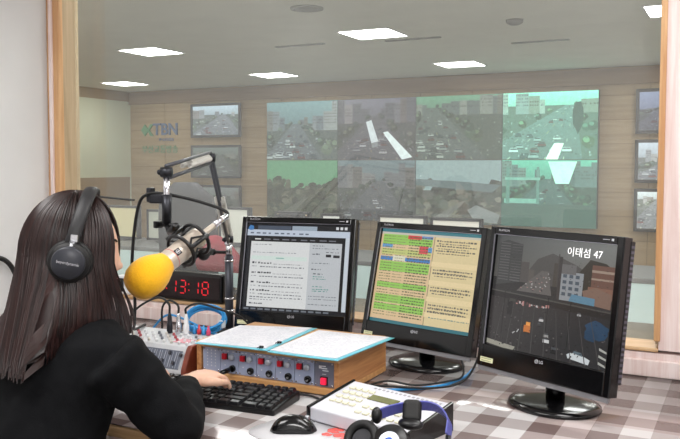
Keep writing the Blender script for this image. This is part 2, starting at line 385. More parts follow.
for x, y, lab in ((-2.29, 9.74, 'narrow grey slot diffuser on the ceiling to the right of the rear lights'), (-5.05, 8.74, 'narrow grey slot diffuser on the ceiling between the two left lights'), (-3.6, 8.9, 'narrow grey slot diffuser on the ceiling in front of the rear right light')):
    b = MB(); b.box((x, y, FC-.006), (.7, .06, .012)); b.mat(1).box((x, y, FC-.0125), (.66, .02, .004)); tag(b.build('slot_diffuser', [slotm, darkmetal]), lab, 'air diffuser', 'slot diffusers on the control room ceiling')
# ---- video wall
VX0, VX1, VZ0, VZ1 = -8.045, -2.075, .39, 2.525
TL = (120, 152, 140)
tiles = [
 (0, 1, street(11, (140, 168, 170), (96, 116, 118), .62, .42, (.2, .7), .5, .7, 22, .92), 'top row, leftmost, grey street beside tall buildings'),
 (1, 1, street(12, (150, 150, 160), (88, 88, 96), .72, .5, (.15, .85), .35, 1., 16, .86), 'top row, second from left, with two white buses on a dark road'),
 (2, 1, street(13, (138, 186, 158), (92, 120, 104), .82, .2, (.0, .75), .55, .3, 34, .86), 'top row, third from left, greenish road full of white cars'),
 (3, 1, street(14, (170, 232, 210), (104, 182, 158), .80, .72, (-.1, .75), .3, .5, 20, 1.), 'top row, rightmost, bright mint picture of a wide avenue'),
 (0, 0, grove(21, (126, 200, 156), (92, 104, 90), .86), 'bottom row, leftmost, dark treetops under a mint green sky'),
 (1, 0, street(22, (150, 172, 174), (84, 92, 96), .66, .55, (.25, .85), .6, .9, 14, .82), 'bottom row, second from left, dim street between dark trees'),
 (2, 0, grove(23, (160, 184, 186), (112, 122, 118), .95), 'bottom row, third from left, hazy scrubland picture'),
 (3, 0, street(24, (160, 230, 206), (60, 142, 122), .72, .5, (.15, .85), .8, .8, 16, .88), 'bottom row, rightmost, teal street with a gantry'),
]
r_ = random.Random(5)
tiles[1][2].poly([(.38, .62), (.45, .65), (.54, .30), (.45, .27)], (176, 182, 184)); tiles[1][2].poly([(.45, .27), (.54, .3), (.54, .22), (.46, .19)], (120, 124, 126))
tiles[1][2].poly([(.60, .44), (.66, .46), (.97, .04), (.84, .0)], (186, 194, 194))
tiles[3][2].poly([(.56, .24), (.66, .24), (.60, 0), (.47, 0)], (206, 240, 226)); tiles[3][2].blob(.80, .62, .06, .24, (64, 104, 92), r_, 12)
tiles[7][2].rect(.03, .35, .40, .42, (120, 168, 154)).rect(.05, .0, .09, .9, (96, 140, 128)).rect(.38, .2, .41, .9, (96, 140, 128)).rect(.04, .7, .42, .74, (120, 168, 154)).poly([(.5, .98), (.8, .98), (.72, .65), (.58, .65)], (176, 226, 206)).rect(0, 0, 1, .34, (70, 104, 94))
tiles[6][2].poly([(.62, .22), (.72, .30), (.99, .16), (.96, .02), (.7, .05)], (126, 132, 130)).poly([(0, .6), (.9, .5), (1, .62), (.6, .66), (0, .7)], (98, 112, 112))
vsm = screen_mat('video_wall_picture', 2.4, .35, .12, 16, 1.4)
TWX, TWZ = (VX1-VX0)/4, (VZ1-VZ0)/2
for cx, cz, pic, lab in tiles:
    t = thing('video_wall_screen', 'video wall screen, ' + lab, 'screen', (VX0+TWX*cx, FY-.12, VZ0+TWZ*cz), 0, 'screens of the big video wall')
    b = MB(); b.box((TWX/2, .06, TWZ/2), (TWX-.004, .115, TWZ-.004)); b.build('housing', black, t)
    pic.build('picture', TWX-.012, TWZ-.012, vsm, t, Matrix.Translation((.006, -.0005, .006)), .00006)
# ---- small wall screens left and right
ssm = screen_mat('small_screen_picture', 1.7, .3, .12, 20, 1.3)
smalls = [(-9.82, 1.92, 1.13, .61, street(31, (190, 205, 214), (138, 150, 158), .7, .7, (.2, .95), .5, .5, 14, 1.0), 'top screen of the three to the left of the video wall, brightest of them', 'wall screens left of the video wall', 1),
          (-9.82, 1.135, 1.13, .59, street(32, (150, 160, 158), (96, 106, 100), .72, .6, (.3, .9), .8, .3, 8, .84), 'middle screen of the three to the left of the video wall, dull green', 'wall screens left of the video wall', 1),
          (-9.82, .37, 1.13, .58, street(33, (150, 156, 156), (104, 110, 106), .7, .4, (.1, .8), .6, .3, 8, .84), 'lowest screen of the three to the left of the video wall, behind the boom arm', 'wall screens left of the video wall', 1),
          (-1.52, 1.87, 1.13, .62, street(34, (178, 190, 214), (112, 116, 138), .55, .3, (.1, .8), .4, .2, 5, .92), 'top screen of the three to the right of the video wall, violet dusk picture', 'wall screens right of the video wall', 1),
          (-1.52, 1.135, 1.13, .6, street(35, (196, 206, 214), (160, 168, 174), .6, .5, (.1, .9), .5, .5, 20, 1.02), 'middle screen of the three to the right of the video wall, pale street', 'wall screens right of the video wall', 1),
          (-1.52, .40, 1.13, .6, street(36, (206, 214, 216), (172, 178, 178), .8, .3, (.1, .9), .3, .4, 14, 1.05), 'lowest screen of the three to the right of the video wall, palest of them', 'wall screens right of the video wall', 1)]
bez = mat('dark_grey_bezel', (66, 66, 70), .5, var=.05)
for x, z, w_, h_, pic, lab, grp, _ in smalls:
    t = thing('wall_screen', lab, 'screen', (x, FY-.07, z), 0, grp)
    b = MB()
    b.box((w_/2, .035, h_/2), (w_, .06, h_))
    for q in (0, 1): b.box((w_*q, 0, h_/2), (.05, .03, h_+.05), bev=.006); b.box((w_/2, 0, h_*q), (w_+.05, .03, .05), bev=.006)
    b.build('frame', bez, t)
    pic.build('picture', w_-.05, h_-.05, ssm, t, Matrix.Translation((.025, -.0005, .025)), .00006)
# ---- station sign on the panelling
sg = thing('wall_sign', 'blue letters TBN with a green mark and green lettering below, on the wood panelling', 'sign', (-11.12, FY-.02, 1.85))
sb = mat('sign_blue', (96, 116, 156), .5); sgn = mat('sign_green', (104, 160, 116), .5)
text('letters', 'TBN', .33, sb, sg, (.60, 0, .22), (PI/2, 0, 0), .01, bold=True)
b = MB(); b.prism([(-.2, 0), (-.1, .12), (0, .0), (-.1, -.12)], -.01, .01, Matrix.Translation((.17, 0, .22)) @ Matrix.Rotation(PI/2, 4, 'X')); b.prism([(0, 0), (.08, .12), (.16, .12), (.06, 0), (.16, -.12), (.08, -.12)], -.01, .01, Matrix.Translation((.13, 0, .22)) @ Matrix.Rotation(PI/2, 4, 'X')); b.build('emblem', sgn, sg)
text('small_lettering', '한국교통방송', .07, sb, sg, (.62, 0, .02), (PI/2, 0, 0), .006)
text('green_lettering', '부산교통방송', .17, sgn, sg, (.45, 0, -.18), (PI/2, 0, 0), .006)
# ---- consoles, monitors and chairs of the control room
aqua = mat('aqua_white_laminate', (216, 240, 240), .45, var=.02)
greyl = mat('grey_laminate', (120, 122, 122), .5, var=.05)
cz = .56
def console(x0, x1, y, lab):
    t = thing('control_console', lab, 'console desk', ((x0+x1)/2, y, FZ), 0, 'consoles of the control room'); W_ = x1-x0
    b = MB(); b.box((0, .4, cz-FZ-.02), (W_, .8, .04), bev=.006); b.build('worktop', greyl, t)
    b = MB(); b.box((0, .02, .388-FZ), (W_-.02, .03, .30)); b.build('back_panel', aqua, t)
    for q in (-1, 1):
        b = MB(); b.box((q*(W_/2-.03), .4, (cz-FZ-.04)/2), (.04, .7, cz-FZ-.04)); b.build('end_panel', greyl, t)
console(-2.55, .6, 6.05, 'aqua-white console desk seen through the right of the window, beside the right monitor')
console(-4.75, -2.56, 6.05, 'aqua-white console desk in the middle, glimpsed between the left and centre monitors')
console(-7.4, -4.76, 6.05, 'aqua-white console desk behind the yellow foam microphone')
def far_monitor(x, y, ztop, w_, h_, scol, lab):
    t = thing('desk_monitor', lab, 'monitor', (x, y, cz), 0, 'monitors on the control room consoles'); hz = ztop-cz; h_ = min(h_, hz-.02)
    b = MB(); b.box((0, .03, hz-h_/2), (w_, .05, h_), bev=.008)
    for q in (-1, 1): b.box((q*(w_/2-.012), 0, hz-h_/2), (.024, .02, h_)); b.box((0, 0, hz-h_/2+q*(h_/2-.012)), (w_, .02, .024))
    b.build('housing', bez, t)
    b = MB(); b.box((0, .001, hz-h_/2), (w_-.045, .008, h_-.045)); b.build('screen', screen_plain(scol), t)
    b = MB(); b.cyl((0, .05, .012), (0, .05, hz-h_+.03), .025); b.lathe([(.1, 0), (.1, .012), (.03, .02)], Matrix.Translation((0, .05, 0))); b.build('stand', bez, t)
def screen_plain(c):
    return mat('lit_screen_%d_%d' % (c[0], c[2]), c, .4, emit=.34)
far_monitor(-5.93, 6.5, .93, .42, .40, (205, 196, 158), 'cream-lit monitor in the control room beside the woman\'s forehead')
far_monitor(-5.40, 6.5, .90, .40, .36, (170, 172, 160), 'dim grey monitor in the control room behind the microphone cable')
far_monitor(-4.50, 6.5, .95, .36, .38, (206, 206, 196), 'pale monitor in the control room just left of the near left monitor')
far_monitor(-3.84, 6.5, .925, .38, .36, (214, 196, 158), 'beige-lit monitor in the control room above the middle of the near left monitor')
far_monitor(-3.42, 6.5, .92, .22, .36, (222, 222, 218), 'narrow white-lit monitor in the control room above the right end of the near left monitor')
far_monitor(-2.72, 6.5, .925, .46, .36, (222, 220, 210), 'white-lit monitor in the control room above the left half of the near centre monitor')
far_monitor(-2.22, 6.5, .915, .46, .36, (222, 218, 208), 'white-lit monitor in the control room above the right half of the near centre monitor')
def far_chair(x, y, rz, lab, c, top):
    t = thing('office_chair', lab, 'chair', (x, y, FZ), rz, 'chairs in the control room'); m = mat('chair_fabric_%d' % c[0], c, .9, var=.12, scale=60)
    rs = []
    for k in range(9):
        u = k/8; z = .52+(top-FZ-.52)*u; wd = (.27+.04*math.sin(u*PI))*(1 if u < .8 else math.sqrt(max(.05, 1-((u-.8)/.22)**2)))
        rs.append([(wd*math.copysign(abs(math.cos(a))**.6, math.cos(a)), .05*math.sin(a)-.26-.05*u, z) for a in [2*PI*q/20 for q in range(20)]])
    b = MB(); b.rings(rs); b.build('backrest', m, t)
    b = MB(); b.box((0, 0, .46), (.5, .5, .1), bev=.04, seg=3); b.build('seat', m, t)
    b = MB(); b.cyl((0, 0, .06), (0, 0, .42), .03); b.box((0, -.25, .48), (.06, .06, .2)); b.build('column', black, t)
    b = MB()
    for k in range(5): b.box((.15*math.cos(2*PI*k/5), .15*math.sin(2*PI*k/5), .05), (.3, .04, .03), rz=2*PI*k/5); b.ell((.29*math.cos(2*PI*k/5), .29*math.sin(2*PI*k/5), .028), (.03, .03, .028))
    b.build('base', black, t)
    return t
far_chair(-4.16, 5.62, 0, 'big grey high-backed chair in the control room behind the boom arm', (72, 72, 76), 1.22)
b = MB()
rs = []
for k in range(8):
    u = k/7; z = .72+.18*math.sin(u*PI)
    rs.append([(-4.00+.40*u, 5.27+.05*math.sin(a), .48+.30*math.sin(PI*(.15+.6*(1-u)))*(.5+.5*math.cos(a))+.02) for a in [2*PI*q/12 for q in range(12)]])
b.rings(rs); tag(b.build('red_jacket', mat('red_cloth', (150, 40, 56), .9, var=.2, scale=20, bump=.4), smooth=True), 'red jacket slung over the big grey chair in the control room', 'jacket')
far_chair(-3.17, 5.6, .1, 'black high-backed chair in the control room between the left and centre monitors', (34, 34, 38), .985)
# ================================================================== DESK
DZ = .74; DF = 1.44
b = MB()
poly = [(1.30, DF), (1.30, Y0-.002), (XL+.002, Y0-.002), (XL+.002, .75), (-1.74, .75), (-1.70, .80), (-1.70, 1.30), (-1.64, 1.40), (-1.54, DF)]
b.prism(poly, DZ-.035, DZ-.0022)
desk = tag(bpy.data.objects.new('desk', None), 'long wooden studio desk along the window with a checked cover on top', 'desk'); COL.objects.link(desk)
b.build('desktop', sillwood, desk, bevel=.006)
for x, y in ((1.2, 1.55), (1.2, 2.4), (-.6, 2.4), (-2.6, 2.4), (-2.6, .85), (-1.8, .85)):
    b = MB(); b.box((x, y, (DZ-.036)/2), (.06, .06, DZ-.036), bev=.004); b.build('leg', darkmetal, desk)
# checked vinyl
ck = bpy.data.materials.new('checked_vinyl'); ck.use_nodes = True; nt = ck.node_tree; bs = nt.nodes['Principled BSDF']
tcn = nt.nodes.new('ShaderNodeTexCoord'); sep = nt.nodes.new('ShaderNodeSeparateXYZ'); nt.links.new(tcn.outputs['Object'], sep.inputs[0])
def mnode(op, a, b_=None):
    n = nt.nodes.new('ShaderNodeMath'); n.operation = op
    for i, v in enumerate((a, b_)):
        if v is None: continue
        if isinstance(v, (int, float)): n.inputs[i].default_value = v
        else: nt.links.new(v, n.inputs[i])
    return n.outputs[0]
def stripe(axis, off, period):
    f = mnode('FRACT', mnode('DIVIDE', mnode('ADD', sep.outputs[axis], off), period)); return mnode('LESS_THAN', f, .5)
sxn = stripe(0, 10.370, .134); syn = stripe(1, 10.0, .150)
ramp = nt.nodes.new('ShaderNodeValToRGB'); ramp.color_ramp.interpolation = 'CONSTANT'
e = ramp.color_ramp.elements; e[0].position = 0; e[0].color = (*lin((202, 200, 200)), 1); e[1].position = .4; e[1].color = (*lin((168, 161, 160)), 1)
e2 = e.new(.8); e2.color = (*lin((120, 107, 105)), 1)
nt.links.new(mnode('DIVIDE', mnode('ADD', sxn, syn), 2.2), ramp.inputs[0])
# broad red-brown bands woven through the cloth
bandx = mnode('LESS_THAN', mnode('FRACT', mnode('DIVIDE', mnode('ADD', sep.outputs[0], 10.1), .536)), .25)
bandy = mnode('LESS_THAN', mnode('FRACT', mnode('DIVIDE', mnode('ADD', sep.outputs[1], 10.02), .60)), .25)
mxr = nt.nodes.new('ShaderNodeMix'); mxr.data_type = 'RGBA'; mxr.blend_type = 'MULTIPLY'
nt.links.new(mnode('MULTIPLY', mnode('MAXIMUM', bandx, bandy), .28), mxr.inputs[0]); nt.links.new(ramp.outputs[0], mxr.inputs[6]); mxr.inputs[7].default_value = (*lin((190, 130, 118)), 1)
nz = nt.nodes.new('ShaderNodeTexNoise'); nz.inputs['Scale'].default_value = 900; nt.links.new(tcn.outputs['Object'], nz.inputs[0])
mv = nt.nodes.new('ShaderNodeMix'); mv.data_type = 'RGBA'; mv.blend_type = 'OVERLAY'; mv.inputs[0].default_value = .12
nt.links.new(mxr.outputs[2], mv.inputs[6]); nt.links.new(nz.outputs[1], mv.inputs[7]); nt.links.new(mv.outputs[2], bs.inputs['Base Color'])
bs.inputs['Roughness'].default_value = .16; bs.inputs['Specular IOR Level'].default_value = .8
b = MB(); b.prism([(x, y) for x, y in poly], DZ-.0022, DZ); b.build('checked_cover', ck, desk)['label'] = 'glossy checked vinyl cover in white, grey and brown'
# ================================================================== LCD monitors
sdm = screen_mat('monitor_picture', .92, .22, .05, 260)
SW, SH = .376, .301
def monitor(x, y, z, a, tilt, label, pic, sticker=None, base_off=.055, eps=4e-6, extra=None):
    """(x,y,z) = bottom centre of the visible picture; a = yaw; tilt back"""
    base = Vector((x, y, 0)) + Vector((-math.sin(a), math.cos(a), 0))*base_off
    t = thing('lcd_monitor', label, 'monitor', (base.x, base.y, DZ), a, 'three black monitors on the desk')
    H = Matrix.Translation((0, -base_off, z-DZ)) @ Matrix.Rotation(-tilt, 4, 'X')      # head frame: origin picture bottom centre
    def HM(mb): bmesh.ops.transform(mb.bm, matrix=H, verts=mb.bm.verts); return mb
    bw, bt, bb = .019, .021, .060
    b = MB()                                                              # bezel
    for q in (-1, 1): b.box((q*(SW/2+bw/2), .010, SH/2+(bt-bb)/2), (bw, .036, SH+bt+bb), bev=.003)
    b.box((0, .010, SH+bt/2), (SW+.004, .036, bt), bev=.003); b.box((0, .010, -bb/2), (SW+.004, .036, bb), bev=.003)
    HM(b).build('bezel', blackgloss, t)
    b = MB(); b.prism([(-SW/2-bw+.004, -.004), (SW/2+bw-.004, -.004), (SW/2+bw-.012, .018), (-SW/2-bw+.012, .018)], -bb-.012, -bb+.001); HM(b).build('chin_strip', mat('grey_plastic', (128, 128, 132), .4, var=.05), t)['label'] = 'grey strip under the black bezel'
    b = MB()
    W2 = SW/2+bw-.006
    b.rings([[(q*W2*s_, yy, SH/2-.01+zz*(SH/2+.016)*s_) for q, zz in ((-1, -1), (1, -1), (1, 1), (-1, 1))] for yy, s_ in ((.02, 1), (.036, .97), (.056, .72), (.06, .55))])
    HM(b).build('back_shell', black, t)
    for q in (-1, 1):                                                     # ribbed side strip
        b = MB()
        b.box((q*(SW/2+bw-.001), .0285, SH/2-.008), (.004, .016, SH+.040))
        for k in range(26): b.mat(1).box((q*(SW/2+bw+.0012), .0285, -.020+.0128*k), (.002, .013, .006))
        HM(b).build('ribbed_side', [black, mat('rib_grey', (92, 90, 104), .35)], t)
    b = MB(); b.box((0, .006, SH/2), (SW+.002, .004, SH+.002)); HM(b).build('panel', black, t)
    pic.build('picture', SW, SH, sdm, t, H @ Matrix.Translation((-SW/2, .0035, 0)), eps)
    b = MB(); b.box((-SW/2-.0012, -.0075, SH/2), (.0024, .004, SH), bev=.0006); b.box((0, -.0073, SH+.0008), (SW, .002, .0016)); HM(b).build('bezel_highlight', mat('highlight_silver', (140, 140, 150), .2, metal=.6), t)  # silver lines standing in for the gloss highlight around the picture
    RX = (PI/2-tilt, 0, 0)
    p = H @ Vector((.006, -.0084, -.014)); text('logo_letters', 'LG', .0105, logo, t, p, RX, .0002, bold=True)
    b = MB(); b.tube([(-.008+.0044*math.cos(q*PI/10), -.0084, -.014+.0044*math.sin(q*PI/10)) for q in range(-13, 6)], .0009, 6); b.box((-.0083, -.0084, -.014), (.0014, .001, .0042)); HM(b).build('logo_mark', logo, t)
    p = H @ Vector((-SW/2+.03, -.0084, SH+.0115)); text('model_letters', 'FLATRON', .0085, logo, t, p, RX, .0002)
    b = MB(); b.box((SW/2-.012, -.0084, SH+.011), (.006, .001, .006)); b.box((SW/2-.03, -.0084, SH+.011), (.018, .001, .0016)); HM(b).build('corner_print', logo, t)
    if sticker:
        b = MB(); b.box((-SW/2+.006+sticker/2-.012, -.0086, -.041), (sticker, .001, .013)); b.mat(1)
        for k in range(2): b.box((-SW/2-.006+sticker/2, -.0093, -.038-.006*k), (sticker*.8, .0006, .0012))
        HM(b).build('sticker', [mat('sticker_cream', (232, 232, 190), .6), mat('sticker_print', (120, 130, 90), .6)], t)
    b = MB(); hz = (H @ Vector((0, .05, .12))).z; hy = (H @ Vector((0, .05, .12))).y
    b.rings([[(.028*math.cos(q), .018*math.sin(q)+yy, zz) for q in [2*PI*k/20 for k in range(20)]] for yy, zz in ((0.004, .012), (0.004, .06), (hy-.008, hz))]); b.box((0, hy-.006, hz), (.10, .03, .10), bev=.006)
    b.build('stand_neck', blackgloss, t)
    b = MB(); b.lathe([(.122, 0), (.125, .004), (.123, .010), (.105, .016), (.05, .020), (.01, .0205)], n=48, sy=.86); b.build('stand_base', blackgloss, t, loc=(0, .0, 0))
    if extra: extra(t, H)
    return t
# -- left screen: a web page
def web_page():
    r = random.Random(3); p = Paint(); W_ = (214, 216, 216)
    p.rect(0, 0, 1, 1, (20, 21, 26)); p.rect(0, .855, 1, .925, (188, 198, 212)); p.rect(.44, .925, .68, .975, (150, 164, 178)); p.rect(.10, .93, .43, .972, (70, 80, 96))
    p.blob(.035, .945, .03, .035, (60, 120, 180), r)
    for k in range(10): p.rect(.03+.06*k, .878, .03+.06*k+r.uniform(.02, .045), .893, (90, 100, 116))
    for x in (.86, .90, .94): p.rect(x, .945, x+.025, .975, (214, 216, 220))
    p.rect(0, .06, .03, .855, (26, 28, 34)); p.rect(.045, .045, .62, .79, W_); p.rect(.62, .045, .925, .79, (188, 192, 196)); p.rect(.955, .02, 1, .855, (196, 204, 212)); p.rect(.03, .79, .955, .845, (14, 15, 18))
    for k in range(9): p.rect(.08+.09*k, .81, .08+.09*k+r.uniform(.03, .07), .823, (110, 112, 120) if k else (220, 220, 220))
    p.rect(.06, .58, .60, .625, (206, 220, 214)); p.rect(.30, .598, .38, .608, (120, 170, 160))
    def line(x0, x1, y, c, h=.010):
        x = x0
        while x < x1:
            wd = r.uniform(.008, .03); p.rect(x, y, min(x+wd, x1), y+h*r.uniform(.6, 1), c); x += wd+r.uniform(.004, .016)
    line(.07, .26, .75, (150, 152, 156)); line(.07, .5, .66, (140, 144, 150))
    for k, y in enumerate((.535, .425, .315, .225)):
        line(.07, .11, y, (60, 62, 70), .022); line(.13, .26, y, (40, 42, 50), .02); line(.28, .56, y-.005, (150, 150, 154)); line(.07, .12, y-.035, (130, 132, 140)); line(.15, .58, y-.04, (110, 112, 120), .013)
        if k == 3: line(.07, .58, y-.075, (110, 112, 118), .013); line(.07, .3, y-.1, (120, 120, 128))
    line(.07, .2, .075, (60, 62, 70), .02)
    line(.65, .76, .755, (80, 84, 90)); line(.65, .9, .725, (120, 126, 132)); line(.65, .72, .66, (80, 84, 90), .014); line(.65, .82, .56, (110, 116, 122)); line(.65, .74, .49, (70, 74, 80), .014); line(.67, .76, .44, (70, 80, 82), .013)
    for y in (.41, .385, .30, .27, .25): line(.67, .67+r.uniform(.1, .2), y, (70, 140, 130), .010)
    p.rect(.78, .635, .83, .665, (40, 40, 44)); p.rect(.85, .63, .91, .66, (44, 44, 48)); line(.78, .9, .685, (90, 90, 96))
    for y in (.19, .16, .10): line(.64, .9, y, (120, 124, 130))
    p.rect(0, 0, 1, .04, (24, 26, 32))
    for k in range(12): p.rect(.02+.07*k, .012, .02+.07*k+.05, .03, (110, 116, 124))
    return p
# -- centre screen: broadcast running order
def schedule():
    r = random.Random(8); p = Paint()
    p.rect(0, 0, 1, 1, (216, 198, 152)); p.rect(0, .965, 1, 1, (60, 120, 130)); p.rect(0, 0, 1, .035, (50, 110, 120)); p.rect(0, .945, 1, .968, (196, 190, 176))
    G = (146, 196, 90); TN = (214, 186, 146)
    p.rect(.0, .35, .545, .945, TN); p.rect(.0, .035, .545, .36, TN)
    for y0, y1 in ((.84, .945), (.55, .655), (.37, .43), (.215, .30), (.13, .20)): p.rect(.02, y0, .535, y1, G)
    p.rect(.02, .73, .535, .79, (190, 196, 120)); p.rect(.28, .905, .42, .945, (206, 64, 66)); p.rect(.42, .915, .535, .945, (110, 140, 190)); p.rect(.02, .80, .13, .84, (90, 150, 200))
    p.rect(.41, .76, .50, .84, (214, 74, 84)); p.rect(.50, .775, .54, .83, (90, 150, 200)); p.rect(.02, .665, .535, .705, (64, 124, 190)); p.rect(.15, .66, .28, .72, (216, 214, 190))
    p.rect(.548, .035, .556, .945, (150, 130, 100))
    def line(x0, x1, y, c, h=.014):
        x = x0
        while x < x1:
            wd = r.uniform(.008, .026); p.rect(x, y, min(x+wd, x1), y+h*r.uniform(.6, 1), c); x += wd+r.uniform(.004, .014)
    for k in range(30):
        y = .92-.029*k; line(.03, .15, y, (110, 116, 70), .012); line(.17, .27, y, (130, 126, 90), .010); line(.30, .53, y, (84, 92, 60), .015)
    for yb in (.90, .85, .80, .60, .565, .42, .385, .24, .205, .17): line(.58, .96, yb, (92, 90, 84), .018); line(.60, .90, yb-.025, (110, 104, 90), .012)
    for y in (.64, .45, .28, .12): p.rect(.556, y, 1, y+.05, (226, 206, 160))
    line(.60, .98, .115, (90, 130, 130), .012)
    return p
# -- right screen: traffic camera view
def traffic():
    r = random.Random(4); p = Paint()
    p.poly([(0, .6), (1, .6), (1, 1), (0, 1)], [(86, 84, 80), (104, 100, 96), (118, 120, 118), (74, 76, 76)])
    p.rect(0, 0, 1, .62, (48, 47, 47))
    p.poly([(.30, .70), (.38, .82), (.5, .88), (.7, .80), (.8, .74), (.8, .6), (.3, .6)], (78, 76, 74))                      # hill
    p.poly([(.72, .74), (.8, .86), (.92, .84), (1, .78), (1, .6), (.72, .6)], (54, 50, 44))
    p.poly([(.03, .55), (.03, .93), (.10, .96), (.24, .93), (.24, .6)], (64, 64, 64))                                        # left tower
    for a in range(14): p.rect(.04, .60+.025*a, .13, .609+.025*a, (88, 88, 88)); p.rect(.145, .60+.025*a, .235, .609+.024*a, (96, 96, 96))
    p.rect(.24, .6, .31, .78, (80, 76, 74)); p.rect(.31, .6, .36, .72, (88, 84, 80)); p.rect(.52, .6, .585, .80, (70, 64, 60))
    p.poly([(.585, .5), (.585, .74), (.76, .74), (.76, .5)], (138, 142, 146))                                                # pale block
    for a in range(4):
        for c in range(3): p.rect(.60+.05*c, .54+.05*a, .63+.05*c, .568+.05*a, (74, 84, 94))
    p.rect(.585, .72, .70, .80, (100, 98, 98)); p.rect(.56, .5, .585, .86, (60, 56, 56)); p.rect(.55, .6, .56, .88, (70, 66, 64))
    p.rect(.82, .64, 1, .82, (104, 76, 66)); p.rect(.82, .76, 1, .78, (150, 132, 118)); p.rect(.82, .70, 1, .715, (150, 132, 118)); p.rect(.80, .55, 1, .64, (126, 92, 78))
    p.poly([(.78, .50), (.98, .48), (.98, .6), (.86, .64), (.76, .6)], (122, 98, 86)); p.poly([(.66, .50), (.86, .49), (.86, .55), (.68, .56)], (90, 128, 150))
    p.poly([(.22, .52), (.42, .72), (.48, .72), (.52, .52)], (96, 92, 90))                                                   # avenue
    for k in range(40):
        t = r.random(); x = .27+.2*t+r.uniform(-.06, .16)*(1-t*.7); p.rect(x, .53+.17*t, x+.014*(1-.5*t), .538+.17*t, r.choice([(170, 166, 164), (60, 58, 60), (150, 120, 116)]))
    p.poly([(0, .50), (1, .455), (1, .40), (0, .445)], (38, 36, 36)); p.poly([(0, .505), (1, .462), (1, .45), (0, .493)], (74, 72, 70))   # flyover
    p.poly([(.0, .445), (1, .40), (1, 0), (0, 0)], [(54, 50, 50), (42, 42, 44), (44, 44, 46), (52, 50, 50)])
    for k in range(26): x = .22+.30*r.random(); p.rect(x, .395+.03*r.random(), x+.014, .405+.035*r.random(), r.choice([(170, 120, 116), (190, 186, 184), (90, 60, 60)]))
    for x in (.50, .68, .12): p.rect(x, .12, x+.006, .5, (30, 30, 30))
    p.rect(.155, .30, .20, .43, (34, 34, 34)); p.rect(.17, .42, .225, .445, (62, 60, 58))
    p.rect(.318, .175, .375, .235, (190, 112, 52)); p.rect(.335, .235, .372, .265, (224, 150, 70)); p.rect(.322, .16, .37, .178, (40, 34, 30))     # orange van
    for x, y, s_, c in ((.44, .29, .022, (190, 188, 188)), (.49, .12, .03, (200, 200, 200)), (.49, .165, .024, (150, 148, 146)), (.43, .25, .018, (60, 58, 60)), (.56, .05, .03, (34, 34, 36)), (.74, .39, .018, (150, 150, 152))):
        p.rect(x, y, x+s_*1.7, y+s_*.9, c); p.rect(x+.004, y+s_*.9, x+s_*1.5, y+s_*1.6, (70, 72, 76)); p.rect(x, y-.006, x+s_*1.7, y, (24, 24, 24))
    p.poly([(.70, .035), (.86, .015), (.87, .055), (.82, .075), (.73, .09), (.69, .065)], (200, 206, 208)); p.poly([(.735, .085), (.815, .07), (.80, .1), (.745, .105)], (90, 104, 112))
    p.blob(.90, .30, .10, .075, (40, 66, 92), r, 14); p.blob(.86, .25, .06, .05, (38, 62, 86), r, 12)
    for k in range(9): x = .12+.09*k; p.poly([(x, .40), (x+.004, .40), (x-.05+.02*k, .0), (x-.058+.02*k, .0)], (70, 68, 68))
    p.poly([(.0, .015), (.24, -.01), (.26, .03), (.0, .055)], (150, 148, 136))
    for k in range(3): p.poly([(.93-.0*k, .17-.055*k), (.99, .145-.055*k), (.99, .13-.055*k), (.93, .15-.055*k)], (170, 170, 164))
    for k in range(420):
        x, y = r.random(), r.random()*.86; q = .4+.6*max(0, (.5-y)/.5)
        if .6 < y and .36 < x < .52: continue
        if y > .62 and x > .24 and x < .58: continue
        g = r.choice((30, 38, 58, 72, 90)) + (18 if y > .5 else 0); p.rect(x, y, x+r.uniform(.004, .02)*q, y+r.uniform(.003, .016)*q, (g+4, g, g))
    p.poly([(.26, .16), (.27, .16), (.285, .19), (.275, .19)], (170, 170, 170)).poly([(.23, .14), (.25, .16), (.245, .165), (.225, .15)], (170, 170, 170))
    return p
def cap(t, H):
    p = H @ Vector((.098, -.0036, SH*.905)); text('caption', '이태섬 47', .0255, mat('caption_white', (232, 232, 232), .5, emit=.8), t, p, (PI/2-math.radians(8.1), 0, 0), .0003)
HCM = 1.365
monitor(-1.354, 2.29, HCM-.495, math.radians(8.8), math.radians(11.7), 'black monitor on the left, behind the wood rack box, showing a web page', web_page(), .036)
monitor(-.9006, 2.274, HCM-.499, math.radians(-13.9), math.radians(13.5), 'black monitor in the middle showing a green and tan running order', schedule(), .034)
monitor(-.4603, 2.027, HCM-.4867, math.radians(-25.05), math.radians(8.1), 'black monitor on the right showing a dim traffic camera view', traffic(), .044, extra=cap)
# ================================================================== rack box with talkback modules
RX0, RX1, RY0, RY1, RZ = -1.434, -.962, 1.872, 2.185, .851
rk = thing('rack_box', 'oak-framed equipment box of grey modules with red buttons, papers lying on it', 'equipment rack', ((RX0+RX1)/2, RY0, DZ))
RWd = RX1-RX0; RH = RZ-DZ; tk = .016; ft = .020
b = MB(); b.box((0, (RY1-RY0)/2, RH-tk/2), (RWd, RY1-RY0, tk), bev=.003); b.box((0, (RY1-RY0)/2, .0135), (RWd, RY1-RY0, .019), bev=.003)
b.build('cabinet', oak, rk)
for q in (-1, 1): b = MB(); b.box((q*(RWd/2-tk/2-.0005), (RY1-RY0)/2+.001, RH/2+.003), (tk, RY1-RY0-.002, RH-.010), bev=.002); b.build('cabinet_side', oakz, rk)
for x in (-.2, .2):
    for y in (.03, .27): b = MB(); b.cyl((x, y, 0), (x, y, .006), .012); b.build('foot', blackrub, rk)
b = MB(); b.box((0, (RY1-RY0)/2+.03, RH/2+.003), (RWd-2*tk-.004, .22, RH-.045)); b.build('chassis', darkmetal, rk)
bluegrey = mat('blue_grey_panel', (164, 173, 200), .45, var=.03); grpan = mat('slate_panel', (116, 118, 134), .45, var=.03)
pz0, pz1 = .024, RH-tk-.001; PH = pz1-pz0; PX0 = -RWd/2+tk+.002; MW_ = (RWd-2*tk-.004)/7
